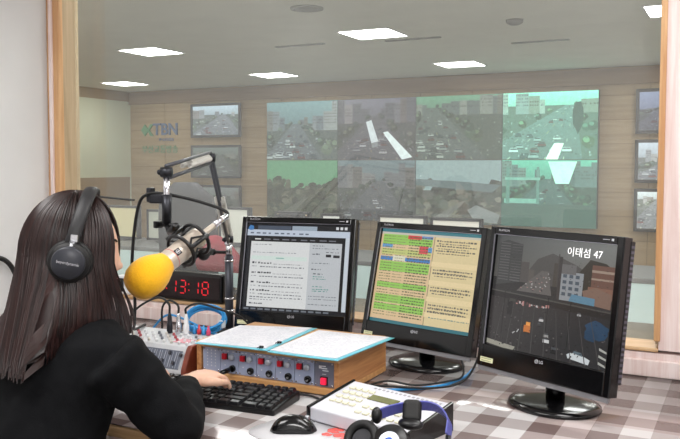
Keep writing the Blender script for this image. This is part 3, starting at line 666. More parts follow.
wprint = mat('white_print', (225, 225, 230), .5)
def add_knob(parent, x, z, r, m, y=.008, h=.012):
    b = MB(); Mx = Matrix.Translation((x, y, z)) @ Matrix.Rotation(PI/2, 4, 'X'); b.lathe([(r, 0), (r, h*.8), (r*.85, h), (.001, h)], Mx, 18); return b.build('knob', m, parent)
for k in range(7):
    x = PX0+MW_*(k+.5); zc = (pz0+pz1)/2
    b = MB(); b.box((x, .012, zc), (MW_-.0016, .006, PH), bev=.0008)
    if k == 0:
        b.mat(1)
        for a in range(3):
            for c in range(6): b.box((x-.014+.014*a, .0086, pz0+.016+.009*c), (.003, .001, .003))
    mod = b.build('module', [bluegrey if k < 6 else grpan, wprint], rk)
    for qx in (-1, 1):
        for qz in (-1, 1): b = MB(); b.lathe([(.0028, 0), (.0026, .0014), (.001, .002)], Matrix.Translation((x+qx*(MW_/2-.006), .009, zc+qz*(PH/2-.005))) @ Matrix.Rotation(PI/2, 4, 'X'), 10); b.build('screw', chrome, mod)
    if 0 < k < 6:
        b = MB(); b.box((x-.014, .0045, zc+.014), (.013, .009, .016), bev=.001); b.build('red_button', red, mod)
        b = MB(); b.box((x-.0195, .0085, zc+.014), (.004, .002, .018)); b.box((x-.0055, .0085, zc+.014), (.003, .002, .018)); b.build('button_frame', black, mod)
        add_knob(mod, x+.012, zc+.014, .0085, mat('silver_knob', (196, 200, 212), .3, metal=.4), .0095)
        b = MB(); Mx = Matrix.Translation((x+.013, .009, zc-.019)) @ Matrix.Rotation(PI/2, 4, 'X'); b.lathe([(.0098, 0), (.0098, .007), (.0055, .0075), (.005, .002)], Mx, 20); b.build('jack_socket', blackgloss, mod)
        b = MB()
        for qx in (-.016, -.004, .014): b.box((x+qx, .0086, zc+.0285), (.007, .001, .0018))
        b.box((x-.014, .0086, zc-.012), (.003, .001, .003)); b.build('panel_print', wprint, mod)
    if k == 6:
        b = MB(); b.box((x, .0045, zc-.018), (.015, .008, .018), bev=.001); b.build('power_button', redlit, mod)
        b = MB(); b.box((x, .0088, zc-.018), (.023, .002, .024)); b.build('button_frame', black, mod)
        b = MB()
        for a in range(3): b.box((x-.004+.004*a, .0086, zc+.022-.006*a), (.018, .001, .0026))
        b.box((x-.012, .0086, zc+.019), (.008, .001, .008)); b.build('lettering', wprint, mod); b = MB(); b.box((x, .0086, zc+.0), (.012, .001, .0015)); b.build('switch_mark', wprint, mod)
# plug and lead in the first talkback module
pk = thing('plug_lead', 'black jack lead plugged into the first red-button module of the wood rack box', 'cable', (PX0+MW_*1.5+(RX0+RX1)/2+.013, RY0-.002, DZ+(pz0+pz1)/2-.019))
b = MB(); b.tube([(0, .006, 0), (-.004, -.02, -.002), (-.012, -.05, -.006)], [.0075, .007, .005], 12); b.build('plug', blackgloss, pk)
b = MB(); b.tube(smooth_path([(-.012, -.05, -.006), (-.04, -.075, -.018), (-.075, -.085, -.034), (-.11, -.08, -.041)]), .0032, 8); b.build('lead', blackrub, pk)
# papers in clear blue folders on the box
pz = RZ+.0012
folder = mat('clear_blue_folder', (96, 190, 208), .3, var=.05)
prt = mat('printed_grey', (186, 188, 200), .8)
def sheet(corners, label, seed, lift):
    t = thing('document_folder', label, 'papers', (sum(c[0] for c in corners)/4, sum(c[1] for c in corners)/4, pz), 0, 'paper folders on the rack box')
    o = Vector((t.location.x, t.location.y)); C = [Vector(c)-o for c in corners]; r = random.Random(seed)
    def P(u, v, z): 
        a = C[0].lerp(C[1], u); d = C[3].lerp(C[2], u); q = a.lerp(d, v); wv = lift*(u*u)*(1-v*.3)
        return (q.x, q.y, z+wv)
    def grid(u0, u1, v0, v1, z0, th, mb):
        n, m_ = 10, 6
        rs = [[P(u0+(u1-u0)*i/n, v0+(v1-v0)*j/m_, z0+th) for j in range(m_+1)] + [P(u0+(u1-u0)*i/n, v1-(v1-v0)*j/m_, z0) for j in range(m_+1)] for i in range(n+1)]
        mb.rings(rs)
    b = MB(); grid(0, 1, 0, 1, 0, .0016, b); b.build('folder', folder, t, smooth=False)
    b = MB(); grid(.0, .94, .05, .985, .0018, .0018, b); b.build('paper', paper, t, smooth=False)
    b = MB()
    for k in range(22):
        v = .08+.04*k; u = .06
        while u < .9:
            wd = r.uniform(.02, .08)
            if r.random() < .7: b.quad([P(u, v, .0040), P(u+wd, v, .0040), P(u+wd, v+.008, .0040), P(u, v+.008, .0040)])
            u += wd+.02
    b.build('printed_lines', prt, t)
    return t
sheet([(-1.405, 1.828), (-1.172, 1.846), (-1.196, 2.178), (-1.432, 2.10)], 'left paper document in a clear blue folder on the wood box, nearest the mixer', 1, .0)
sheet([(-1.165, 1.836), (-.940, 1.822), (-.920, 2.150), (-1.172, 2.150)], 'right paper document in a clear blue folder on the wood box, nearest the centre monitor', 2, .004)
for x, y, lab in ((-1.200, 1.862, 'small black clip at the front end of the gap between the two papers'), (-1.186, 1.935, 'small black clip further back along the gap between the two papers')):
    b = MB(); b.box((0, 0, .005), (.012, .008, .006), bev=.0015); b.cyl((-.004, -.004, .005), (-.004, -.016, .005), .001); b.cyl((.004, -.004, .005), (.004, -.016, .005), .001); tag(b.build('paper_clip', black, loc=(x, y, pz+.001)), lab, 'clip')
# ================================================================== mixer
mx = thing('audio_mixer', 'grey audio mixing desk with a dark red-brown wooden end, left of the oak box', 'mixer', (-1.445, 1.845, DZ))
mgrey = mat('mixer_grey', (196, 198, 202), .4, metal=.15, var=.03); mdark = mat('mixer_dark_panel', (92, 98, 112), .45, var=.06)
MXL = -.43
prof = [(0, .0), (0, .018), (.03, .075), (.035, .084), (.20, .088), (.205, 0)]
Mp = Matrix(((0, 0, 1, 0), (1, 0, 0, 0), (0, 1, 0, 0), (0, 0, 0, 1)))
b = MB(); b.prism(prof, MXL, -.024, Mp); b.build('body', mgrey, mx, bevel=.003)
b = MB(); b.prism([(-.006, 0), (-.004, .024), (.022, .080), (.03, .090), (.21, .095), (.21, 0)], -.023, -.004, Mp); b.build('wooden_end', redwood, mx, bevel=.004)
b = MB(); b.prism([(-.006, 0), (-.004, .024), (.022, .080), (.03, .090), (.21, .095), (.21, 0)], MXL-.02, MXL-.001, Mp); b.build('wooden_end', redwood, mx, bevel=.004)
ang = math.atan2(.057, .03)
b = MB(); b.box(((MXL-.03)/2, .0138, .0475), (-.03-MXL-.012, .002, .056), rx=-(PI/2-ang)); b.build('front_panel', mdark, mx)
kn = None
cols = [white, mat('knob_cream', (214, 208, 200), .4), white, mat('knob_dusty_red', (176, 84, 90), .4), mat('grey_knob', (120, 124, 132), .4)]
nrm = Vector((0, -math.sin(ang), math.cos(ang))).normalized()
for i in range(19):                                                     # faders on the sloped front
    x = -.036-.0205*i; r = random.Random(i); u = r.uniform(.25, .8)
    yy, zz = .0+.03*u, .018+.057*u
    if kn is None:
        b = MB(); b.box((0, 0, .004), (.008, .010, .010), bev=.0015); kn = b.build('fader_cap', [mat('fader_grey', (60, 62, 70), .4)], mx); f = kn
    else: f = kn.copy(); COL.objects.link(f)
    f.location = (x, yy-.004, zz+.003); f.rotation_euler = (ang, 0, 0)
slotb = MB()
for i in range(19): slotb.box((-.036-.0205*i, .0128, .0478), (.0022, .001, .048), rx=-(PI/2-ang)); slotb.box((-.036-.0205*i+.008, .0126, .0478), (.0012, .001, .05), rx=-(PI/2-ang))
slotb.build('fader_slots', mat('slot_light', (160, 164, 176), .5), mx)
kp = {}
for row in range(4):
    for i in range(13):
        m_ = cols[(row*2+i*3) % 5] if row else cols[(i*2) % 3]
        key = m_.name
        if key not in kp:
            b = MB(); b.lathe([(.0048, 0), (.0042, .007), (.0034, .0085), (.001, .0087)], n=12); kp[key] = f = b.build('knob', m_, mx)
        else: f = kp[key].copy(); COL.objects.link(f)
        f.location = (-.045-.029*i, .055+.028*row, .0848+.0006*row)
for c_, s_ in (((-.08, .09, .0868), (.05, .05, .001)), ((-.27, .05, .0862), (.12, .008, .001))): b = MB(); b.box(c_, s_); b.build('printed_patch', mat('print_pink', (214, 150, 160), .5), mx)
def xlr(dx, dy, c, lab, path, cab=blackrub):
    t = thing('microphone_plug', lab, 'cable plug', (-1.445+dx, 1.845+dy, DZ+.0875), 0, 'leads plugged upright into the mixer')
    b = MB(); b.lathe([(.0085, 0), (.0095, .002), (.0095, .030), (.0075, .033), (.0072, .05), (.005, .058), (.0035, .066)], n=18); b.build('plug', c, t)
    b = MB(); b.tube(smooth_path([(0, 0, .062)] + path), .0036, 8); b.build('lead', cab, t)
xlr(-.193, .158, darkmetal, 'dark upright plug with a black lead looping left over the mixer, leftmost plug', [(-.004, 0, .095), (-.05, .0, .11), (-.12, -.02, .07), (-.16, -.04, .0), (-.175, -.05, -.005)])
xlr(-.163, .165, chrome, 'silver upright plug with a black lead arching over, middle plug of the mixer', [(-.004, .002, .09), (-.05, .015, .10), (-.09, .03, .07), (-.10, .04, .0)])
xlr(-.135, .168, white, 'white upright plug on the mixer, its black lead running right toward the boom stand', [(.002, .0, .085), (.04, .02, .098), (.10, .06, .075), (.13, .11, .05), (.15, .155, .0), (.14, .19, -.05), (.12, .21, -.088)])
# small coloured plugs on the mixer's rear jacks
for i, (c, nm) in enumerate((((44, 130, 190), 'blue'), ((205, 50, 60), 'red'), ((60, 150, 210), 'light blue'), ((214, 70, 110), 'pink'))):
    b = MB(); b.lathe([(.007, 0), (.007, .014), (.004, .018), (.003, .03)], Matrix.Translation((-1.560+.018*i, 2.030, DZ+.0878)), 14)
    tag(b.build('jack_plug', mat('plug_'+nm.replace(' ', '_'), c, .4)), nm + ' jack plug standing on the back edge of the mixer beside the blue coil', 'plug', 'coloured jack plugs on the mixer')
# coil of blue cable
b = MB(); r = random.Random(2); pts = []
ca = Vector((.93, .26, -.22)).normalized(); cbv = Vector((.10, .60, .44)).normalized(); cc = Vector((-1.560, 2.088, DZ+.124)); cn = ca.cross(cbv)
for k in range(7*28):
    a = 2*PI*k/28; lp = k/28; R = .058+.004*math.sin(a*.37)+.0035*((lp*1.7) % 2-1)
    pts.append(cc+ca*R*math.cos(a)+cbv*R*.86*math.sin(a)+cn*(.0038*(lp-3)))
b.tube(pts, .0040, 8); b.mat(1); b.box(cc+ca*.058, (.016, .02, .026), bev=.003); b.box(cc-cbv*.05, (.014, .02, .02), bev=.003)
tag(b.build('cable_coil', [blue, mat('cable_tie', (214, 226, 236), .4)]), 'coil of bright blue cable leaning behind the mixer beside the boom stand', 'cable')
b = MB(); b.tube(smooth_path([(-1.99, 2.33, DZ+.005), (-1.9, 2.30, DZ+.07), (-1.80, 2.27, DZ+.075), (-1.70, 2.32, DZ+.02), (-1.66, 2.36, DZ+.0045)]), .0042, 8); tag(b.build('blue_cable', blue), 'thin blue cable arching behind the mixer at the woman\'s shoulder', 'cable')
# ================================================================== clock on the sill
ck_ = thing('digital_clock', 'black digital wall clock with red numerals standing on the window sill', 'clock', (-2.020, 2.535, SZ+.0055))
b = MB(); b.box((0, 0, .058), (.455, .05, .116), bev=.014, seg=3); b.build('case', blackgloss, ck_)
b = MB(); b.box((0, -.0255, .058), (.425, .002, .088)); b.build('window', mat('clock_window', (26, 8, 12), .15), ck_)
led = mat('red_led', (225, 20, 40), .4, emit=.6); dim = mat('dim_led', (70, 14, 20), .5)
SEG = {'0': 'abcdef', '1': 'bc', '3': 'abgcd', '5': 'afgcd', '8': 'abcdefg'}
def digit(x, ch):
    b = MB(); h, wd, th = .050, .028, .0042; sk = .10
    S = {'a': (0, h/2, 1), 'g': (0, 0, 1), 'd': (0, -h/2, 1), 'f': (-wd/2, h/4, 0), 'b': (wd/2, h/4, 0), 'e': (-wd/2, -h/4, 0), 'c': (wd/2, -h/4, 0)}
    for s_ in SEG[ch]:
        px, pzz, hor = S[s_]
        b.box((x+px+pzz*sk, -.0272, .058+pzz), ((wd-.009, .001, th) if hor else (th, .001, h/2-.008)))
    b.build('numeral', led, ck_)
for x, ch in zip((-.125, -.078, -.012, .035, .098, .145), '151318'): digit(x, ch)
b = MB()
for x in (-.045, .066):
    for z in (.046, .070): b.box((x, -.0272, z), (.005, .001, .005))
b.build('colon', led, ck_)
# small box on the sill
sbx = thing('small_speaker', 'small white box with a black face on the sill beside the woman\'s chin', 'speaker', (-2.315, 2.55, SZ+.0055))
b = MB(); b.box((0, 0, .038), (.085, .055, .076), bev=.006); b.build('case', white, sbx); b = MB(); b.box((-.012, -.028, .040), (.05, .003, .056), bev=.003); b.build('face', blackgloss, sbx)
# ================================================================== boom arm, microphone
silverp = mat('silver_paint', (196, 194, 188), .32, metal=.35, var=.04)
bm_ = thing('boom_arm', 'black spring-balanced microphone boom arm clamped at the desk\'s rear left of the monitors', 'microphone arm', (-1.70, 2.42, DZ))
Bv = Vector((-1.70, 2.42, DZ))
def L(p): return Vector(p)-Bv
b = MB(); b.lathe([(.045, 0), (.045, .012), (.03, .018), (.024, .022)], n=28); b.build('foot', darkmetal, bm_)
b = MB(); b.cyl((0, 0, .02), (0, 0, .29), .0155); b.build('post', mat('post_grey', (74, 76, 84), .4, metal=.5, var=.05), bm_)
for z in (.085, .13, .27): b = MB(); b.cyl((0, 0, z), (0, 0, z+.006), .0175); b.build('post_ring', chrome, bm_)
b = MB(); b.cyl((0, 0, .29), (0, 0, .335), .012); b.box((0, 0, .345), (.022, .03, .03), bev=.004); b.build('swivel', chrome, bm_)
b = MB(); b.cyl((0, -.02, .305), (-.045, -.03, .305), .006); b.ell((-.05, -.031, .305), (.013, .013, .013)); b.build('clamp_knob', blackrub, bm_)
E1 = Vector((-1.545, 2.10, 1.388)); E2 = Vector((-1.398, 1.702, 1.345)); S1 = Vector((-1.70, 2.42, DZ+.35))
def arm(a, c, off, name, rr=.0058, n=2):
    d = (c-a).normalized(); s_ = d.cross(Vector((0, 0, 1))).normalized(); u_ = s_.cross(d).normalized()
    rodm = mat('rod_grey', (84, 86, 92), .35, metal=.4, var=.05)
    for k in range(n):
        o = u_*off*(k-.5)*2 if n > 1 else Vector()
        b = MB(); b.tube([L(a+o), L(c+o)], rr, 8); b.build(name, rodm, bm_)
    return d, s_, u_
d1, s1, u1 = arm(S1, E1, .016, 'lower_rod')
d2, s2, u2 = arm(E1, E2, .017, 'upper_rod')
def spring(a, c, R, turns, name, r=.0016):
    a, c = Vector(a), Vector(c); d = (c-a); l = d.length; d.normalize(); s_ = d.cross(Vector((0, 0, 1))).normalized(); u_ = s_.cross(d); n = turns*10
    b = MB(); b.tube([L(a+d*l*k/n+(s_*math.cos(2*PI*k/10)+u_*math.sin(2*PI*k/10))*R) for k in range(n+1)], r, 5); b.build(name, silverp, bm_)
for s_ in (-1, 1): spring(S1.lerp(E1, .06)+s1*.012*s_, S1.lerp(E1, .55)+s1*.012*s_, .006, 34, 'spring'); spring(E1.lerp(E2, .10)+s2*.012*s_, E1.lerp(E2, .60)+s2*.012*s_, .006, 34, 'spring')
b = MB(); q = S1.lerp(E1, .33); Mx = Matrix.Translation(L(q)); b.tube([L(S1.lerp(E1, .10)-u1*.002), L(S1.lerp(E1, .48)-u1*.002)], .014, 4); b.build('lower_cover', silverp, bm_)
b = MB(); b.tube([L(E1.lerp(E2, .08)+u2*.006), L(E1.lerp(E2, .52)+u2*.006)], .013, 4); b.build('upper_cover', silverp, bm_)
for e_ in (E1, E2, S1):
    b = MB(); b.cyl(L(e_-s1*.015), L(e_+s1*.015), .014); b.ell(L(e_+s1*.018), (.008, .008, .008)); b.build('joint', darkmetal, bm_)
MZ = 1.262
b = MB(); b.cyl(L(E2+Vector((0, 0, -.01))), L((E2.x, E2.y, 1.235)), .0088); b.build('drop_rod', chrome, bm_)
b = MB(); b.cyl(L((E2.x, E2.y, 1.285)), L((E2.x, E2.y, 1.205)), .0135, .0125); b.build('drop_grip', darkmetal, bm_)
# cable clipped to the boom
cb = thing('microphone_cable', 'black microphone cable looping from the silver microphone over the boom arm and down', 'cable', E2)
def Lc(p): return Vector(p)-E2
MC = Vector((-1.303, 1.51, 1.091)); MT = Vector((-1.268, 1.735, 1.203)); ax = (MT-MC).normalized()
b = MB(); b.tube(smooth_path([Lc(MT+ax*.02), Lc((-1.262, 1.79, 1.235)), Lc((-1.33, 1.77, 1.262)), Lc((-1.40, 1.72, 1.283)), Lc((-1.455, 1.69, 1.285)), Lc((-1.49, 1.69, 1.24)), Lc((-1.52, 1.70, 1.10)), Lc((-1.565, 1.76, .98)), Lc((-1.63, 1.83, .89)), Lc((-1.72, 1.93, .845)), Lc((-1.78, 2.05, .833))]), .0045, 8); b.build('lead', blackrub, cb)
b = MB(); b.cyl(Lc(MT+ax*.000), Lc(MT+ax*.055), .0085); b.build('connector', chrome, cb)
b = MB(); b.tube([Lc((-1.50, 1.69, 1.268)), Lc((-1.60, 1.66, 1.276))], .003, 6); b.build('free_end', blackrub, cb)
b = MB(); b.box((-.03, .0, -.072), (.05, .022, .026), bev=.005); b.box((-.055, 0, -.062), (.018, .02, .04), bev=.004); b.build('cable_clamp', darkmetal, cb)
# shock mount + mic
sm = thing('shock_mount', 'black elastic shock mount hanging from the boom and gripping the microphone', 'shock mount', (E2.x, E2.y, 1.205))
def Ls(p): return Vector(p)-Vector((E2.x, E2.y, 1.205))
mid = MC.lerp(MT, .60); rad = ax.cross(Vector((0, 0, 1))).normalized(); upv = rad.cross(ax).normalized()
b = MB(); b.tube([Ls((E2.x, E2.y, 1.208)), Ls((E2.x+.012, E2.y-.004, 1.185)), Ls(mid+upv*.055+rad*-.02)], [.008, .009, .010], 10); b.build('bracket', black, sm)
b = MB(); b.cyl(Ls((E2.x-.026, E2.y, 1.203)), Ls((E2.x+.02, E2.y, 1.203)), .006); b.box(Ls((E2.x-.03, E2.y, 1.203)), (.012, .03, .02), bev=.003); b.build('wing_screw', black, sm)
for k, off in enumerate((-.028, .030)):
    for R, rr in ((.043, .0050),):
        c_ = mid+ax*off; b = MB(); b.tube([Ls(c_+(rad*math.cos(2*PI*q/28)+upv*math.sin(2*PI*q/28))*R) for q in range(28)], rr, 8, close=True); b.build('ring', black, sm)
for k in range(6):
    a = 2*PI*k/6+.3; d_ = rad*math.cos(a)+upv*math.sin(a); d2_ = rad*math.cos(a+.5)+upv*math.sin(a+.5)
    b = MB(); b.tube([Ls(mid-ax*.030+d_*.043), Ls(mid+d2_*.0315), Ls(mid+ax*.032+d_*.043)], .003, 6); b.build('elastic', blackrub, sm)
    if k % 2 == 0: b = MB(); b.tube([Ls(mid-ax*.030+d_*.047), Ls(mid+ax*.034+d_*.047)], .006, 8); b.build('strut', black, sm)
b = MB(); b.cyl(Ls(mid+ax*.036-upv*.05), Ls(mid+ax*.06-upv*.052), .012); b.ell(Ls(mid+ax*.036-upv*.05), (.016, .016, .016)); b.build('locking_knob', blackrub, sm)
mic = thing('studio_microphone', 'champagne-silver studio microphone with a yellow foam windscreen in front of the woman\'s face', 'microphone', MC)
Q = ax.to_track_quat('Z', 'Y').to_matrix().to_4x4()
champ = mat('champagne_metal', (206, 194, 180), .36, metal=.4, var=.04)
Lm = (MT-MC).length
b = MB(); b.lathe([(.026, .03), (.027, .034), (.027, .115), (.0282, .118), (.0282, .124), (.027, .128), (.027, .186), (.025, .196), (.0085, .199), (.008, Lm+.0)], Q, 36); b.build('body', champ, mic)
b = MB(); b.lathe([(.0278, .086), (.0278, .089)], Q, 36); b.build('groove', mat('pink_ring', (200, 140, 130), .4), mic)
b = MB()
foam = [(r_f*.92, z_f*.95) for r_f, z_f in [(.004, -.058), (.022, -.055), (.038, -.046), (.049, -.030), (.054, -.010), (.0535, .012), (.048, .032), (.040, .050), (.034, .062), (.032, .068)]]
b.lathe(foam, Q, 40); b.build('foam_windscreen', mat('yellow_foam', (250, 186, 20), .95, var=.06, scale=260, bump=.6, sheen=.2), mic, smooth=True)
fc = (-fw - ax*(-fw).dot(ax)).normalized()
bd = Q.copy(); xax = ax; zax = fc; yax = zax.cross(xax)
BM = Matrix((yax, xax, zax)).transposed().to_4x4()
b = MB(); b.box((0, .097, .026), (.017, .019, .004), bev=.002); bmesh.ops.transform(b.bm, matrix=BM, verts=b.bm.verts); b.build('badge', black, mic)
b = MB(); b.tube([(.005*math.cos(q*PI/6), .097+.0055*math.sin(q*PI/6), .0281) for q in range(12)], .0007, 5, close=True); b.box((0, .097, .0282), (.002, .008, .0006)); bmesh.ops.transform(b.bm, matrix=BM, verts=b.bm.verts); b.build('badge_print', wprint, mic)
# ================================================================== keyboard
kb = thing('keyboard', 'black computer keyboard in front of the oak box under the woman\'s hands', 'keyboard', (-1.262, 1.722, DZ), math.radians(5))
KW, KD = .44, .155
Mp2 = Matrix(((0, 0, 1, 0), (1, 0, 0, 0), (0, 1, 0, 0), (0, 0, 0, 1)))
b = MB(); b.prism([(-KD/2, 0), (-KD/2, .014), (KD/2, .026), (KD/2, 0)], -KW/2, KW/2, Mp2); b.build('case', black, kb, bevel=.004)
kproto = {}
rows = [[1]*15+[-.25]+[1]*4, [1]*13+[2]+[-.25]+[1]*4, [1.5]+[1]*12+[1.5]+[-.25]+[1]*4, [1.75]+[1]*11+[2.25]+[-.25]+[1]*4, [2.25]+[1]*10+[2.75]+[-.25]+[1]*4, [1.5, 1.25, 1.25, 5.5, 1.25, 1.25, 1.5, 1.5]+[-.25]+[2, 1, 1]]
un = (KW-.016)/19.25; keym = mat('key_black', (22, 22, 25), .3, var=.1); nkeys = 0
for ri, row in enumerate(rows):
    x = -KW/2+.008; yk = KD/2-.014-ri*.0245-(.004 if ri else 0)
    for wk in row:
        if wk < 0: x += -wk*un; continue
        if wk not in kproto:
            b = MB(); w2, d2_ = wk*un-.0016, .0215
            b.rings([[(-w2/2, -d2_/2, 0), (w2/2, -d2_/2, 0), (w2/2, d2_/2, 0), (-w2/2, d2_/2, 0)], [(-w2/2+.003, -d2_/2+.003, .008), (w2/2-.003, -d2_/2+.003, .008), (w2/2-.003, d2_/2-.002, .008), (-w2/2+.003, d2_/2-.002, .008)]]); f = kproto[wk] = b.build('key', keym, kb, bevel=.001)
        else: f = kproto[wk].copy(); COL.objects.link(f)
        u_ = (yk+KD/2)/KD; f.location = (x+wk*un/2, yk, .0142+.012*u_); f.rotation_euler = (math.atan(.012/KD), 0, 0); x += wk*un; nkeys += 1
b = MB(); b.tube(smooth_path([(-1.06, 1.83, DZ+.012), (-1.03, 1.845, DZ+.006), (-.99, 1.835, DZ+.004), (-.96, 1.85, DZ+.004), (-.93, 1.92, DZ+.004), (-.9, 2.05, DZ+.004)]), .003, 8); tag(b.build('keyboard_cable', blackrub), 'thin black keyboard cable running round the right corner of the oak box', 'cable')
# ================================================================== telephone hybrid console
hy = thing('telephone_console', 'white wedge-shaped telephone console with push buttons and a small olive display', 'telephone console', (-.948, 1.676, DZ), math.radians(-14))
HW, HD = .31, .17; hwht = mat('console_white', (204, 204, 212), .45, var=.02)
sl = math.atan2(.030, HD)
b = MB(); b.prism([(0, .004), (0, .036), (HD, .066), (HD, .004)], .009, HW-.009, Mp2); b.build('body', hwht, hy, bevel=.003)
for x0 in (0, HW-.009): b = MB(); b.prism([(-.004, 0), (-.004, .038), (HD+.004, .069), (HD+.004, 0)], x0, x0+.009, Mp2); b.build('end_cheek', blackgloss, hy, bevel=.002)
def top(x, y, z=0): return (x, y*math.cos(sl), .036+y*math.sin(sl)+z)
b = MB(); b.box(top(.150, .112, .0008), (.082, .026, .002), rx=sl); b.build('display', mat('olive_display', (104, 106, 62), .25, var=.06), hy)
bkey = mat('console_key', (226, 222, 196), .4, var=.02); bp = None
for r_i in range(4):
    for c_i in range(4):
        if bp is None: b = MB(); b.box((0, 0, .002), (.016, .012, .005), bev=.0015); bp = f = b.build('push_button', bkey, hy)
        else: f = bp.copy(); COL.objects.link(f)
        f.location = top(.035+.021*c_i, .055+.026*r_i); f.rotation_euler = (sl, 0, 0)
for r_i in range(2):
    for c_i in range(6):
        f = bp.copy(); COL.objects.link(f); f.location = top(.135+.024*c_i, .032+.030*r_i); f.rotation_euler = (sl, 0, 0)
b = MB()
for k in range(16): b.box(top(.09+.013*k, .158, .0006), (.006, .006, .001), rx=sl)
for r_i in range(4):
    for c_i in range(4): b.box(top(.035+.021*c_i, .0635+.026*r_i, .0004), (.010, .0022, .001), rx=sl)
b.build('legend', mat('grey_print', (160, 160, 166), .6), hy)
# ================================================================== mouse and pad
mp_ = thing('mouse_mat', 'white glossy mouse mat with a red flower print under the black mouse', 'mouse mat', (-.90, 1.585, DZ))
b = MB(); ring = []
for k in range(48):
    a = 2*PI*k/48; n_ = 4.5; ring.append((.128*math.copysign(abs(math.cos(a))**(2/n_), math.cos(a)), .092*math.copysign(abs(math.sin(a))**(2/n_), math.sin(a))))
b.prism(ring, 0, .003); b.build('mat', mat('mat_white', (212, 212, 216), .35, var=.02), mp_, rot=(0, 0, math.radians(-14)))
b = MB(); r = random.Random(6)
for (x, y, R) in ((.052, .050, .022), (.078, .026, .020), (.046, .018, .014), (.088, .052, .014), (.095, .0, .014)):
    for k in range(5): a = 2*PI*k/5+r.random(); b.ell((x+R*.5*math.cos(a), y+R*.5*math.sin(a), .0031), (R*.5, R*.42, .0004), nu=10, nv=4)
b.build('flower_print', mat('flower_red', (226, 92, 84), .4, var=.1), mp_)
ms = thing('computer_mouse', 'glossy black computer mouse lying on the white mouse mat', 'mouse', (-.935, 1.588, DZ+.003), math.radians(-62))
rs = []
for k in range(13):
    u = k/12; y = -.055+.11*u; s_ = math.sqrt(max(.02, 1-(2*u-1)**4)); wd = (.030-.004*math.sin(u*PI))*s_; hh = (.014+.024*math.sin(PI*(u*.85+.10)))*s_
    rs.append([(wd*math.cos(a), y, .001+max(0, math.sin(a))*hh) for a in [2*PI*q/20 for q in range(20)]])
b = MB(); b.rings(rs); b.build('shell', blackgloss, ms, smooth=True)
b = MB(); b.cyl((-.003, .032, .030), (.003, .032, .030), .007); b.build('scroll_wheel', greymetal, ms)
b = MB(); b.tube([(0, .012, .0385), (0, .03, .0345), (0, .05, .021)], .0007, 5); b.tube([(-.024, .012, .026), (0, .010, .0392), (.024, .012, .026)], .0007, 5); b.build('button_seam', mat('seam_grey', (70, 70, 76), .4), ms)
# ================================================================== headphones lying on the desk
hp = thing('headphones', 'black and silver headphones with a violet-blue headband lying by the telephone console', 'headphones', (-.630, 1.520, DZ+.012))
def Lh(p): return Vector(p)-Vector((-.69, 1.66, DZ))
violet = mat('violet_band', (84, 88, 170), .35, var=.08)
A = Vector((-.748, 1.655, .825)); B_ = Vector((-.605, 1.700, .790))
pts = []; mid_ = Vector((-.680, 1.705, .842))
band = smooth_path([A, (-.722, 1.680, .834), mid_, (-.640, 1.722, .838), (-.612, 1.722, .815), B_], 6)
rs = []
for i, p in enumerate(band):
    t_ = (band[min(i+1, len(band)-1)]-band[max(i-1, 0)]).normalized(); wv = Vector((-.15, -.55, .75)); wv = (wv-t_*wv.dot(t_)).normalized()*.0135; nv = t_.cross(wv).normalized()*.002
    rs.append([Lh(p+wv+nv), Lh(p+wv-nv), Lh(p-wv-nv), Lh(p-wv+nv)])
b = MB(); b.rings(rs); b.build('headband', violet, hp, bevel=.001)
b = MB(); b.box(Lh((-.682, 1.690, .834)), (.040, .026, .048), rz=.3, rx=-.5, bev=.011, seg=4); b.build('band_cushion', blackrub, hp)
b = MB(); b.ell(Lh((-.678, 1.672, .812)), (.028, .018, .012)); b.build('band_pad', black, hp)
b = MB(); b.ell(Lh(A), (.012, .012, .018)); b.tube([Lh(A), Lh((-.76, 1.645, .805)), Lh((-.765, 1.64, .79))], .004, 8); b.build('hinge', black, hp)
b = MB(); b.tube([Lh(B_), Lh((-.60, 1.685, .765)), Lh((-.612, 1.66, .758))], .006, 8); b.build('hinge', black, hp)
def cup(c, n_, nm_face, facemat, R=.040, pad=True):
    Mx = Matrix.Translation(Lh(c)) @ Vector(n_).normalized().to_track_quat('Z', 'Y').to_matrix().to_4x4()
    b = MB(); b.lathe([(R*.6, -.022), (R*.95, -.014), (R, -.004), (R, .006), (R*.92, .012)], Mx, 32); o = b.build('ear_cup', black, hp)
    if pad: b = MB(); b.tube([Mx @ Vector((R*.80*math.cos(2*PI*k/28), R*.80*math.sin(2*PI*k/28), .012)) for k in range(28)], .0095, 10, close=True); b.build('ear_pad', blackrub, o)
    b = MB(); k_ = 1 if pad else 1.2; b.lathe([(R*.74*k_, .0), (R*.72*k_, .010), (R*.5, .0125), (.001, .0135)], Mx, 28); b.build(nm_face, facemat, o)
cup((-.765, 1.628, .776), (-.10, -.85, .55), 'driver_cloth', mat('driver_grey', (58, 58, 62), .8, var=.1))
cup((-.700, 1.618, .782), (.02, -.80, .60), 'cup_badge', mat('silver_badge', (196, 200, 210), .25, metal=.5), .041, False)
b = MB(); b.lathe([(.011, 0), (.010, .002)], Matrix.Translation(Lh((-.6997, 1.6065, .7905))) @ Vector((.02, -.8, .6)).to_track_quat('Z', 'Y').to_matrix().to_4x4(), 20); b.build('badge_centre', mat('badge_blue', (64, 104, 190), .3), hp)
b = MB(); b.tube(smooth_path([Lh((-.63, 1.645, DZ+.006)), Lh((-.60, 1.66, DZ+.0)), Lh((-.575, 1.64, DZ-.006)), Lh((-.59, 1.60, DZ-.008)), Lh((-.55, 1.56, DZ-.008))]), .0035, 8); b.build('lead', chrome, hp)
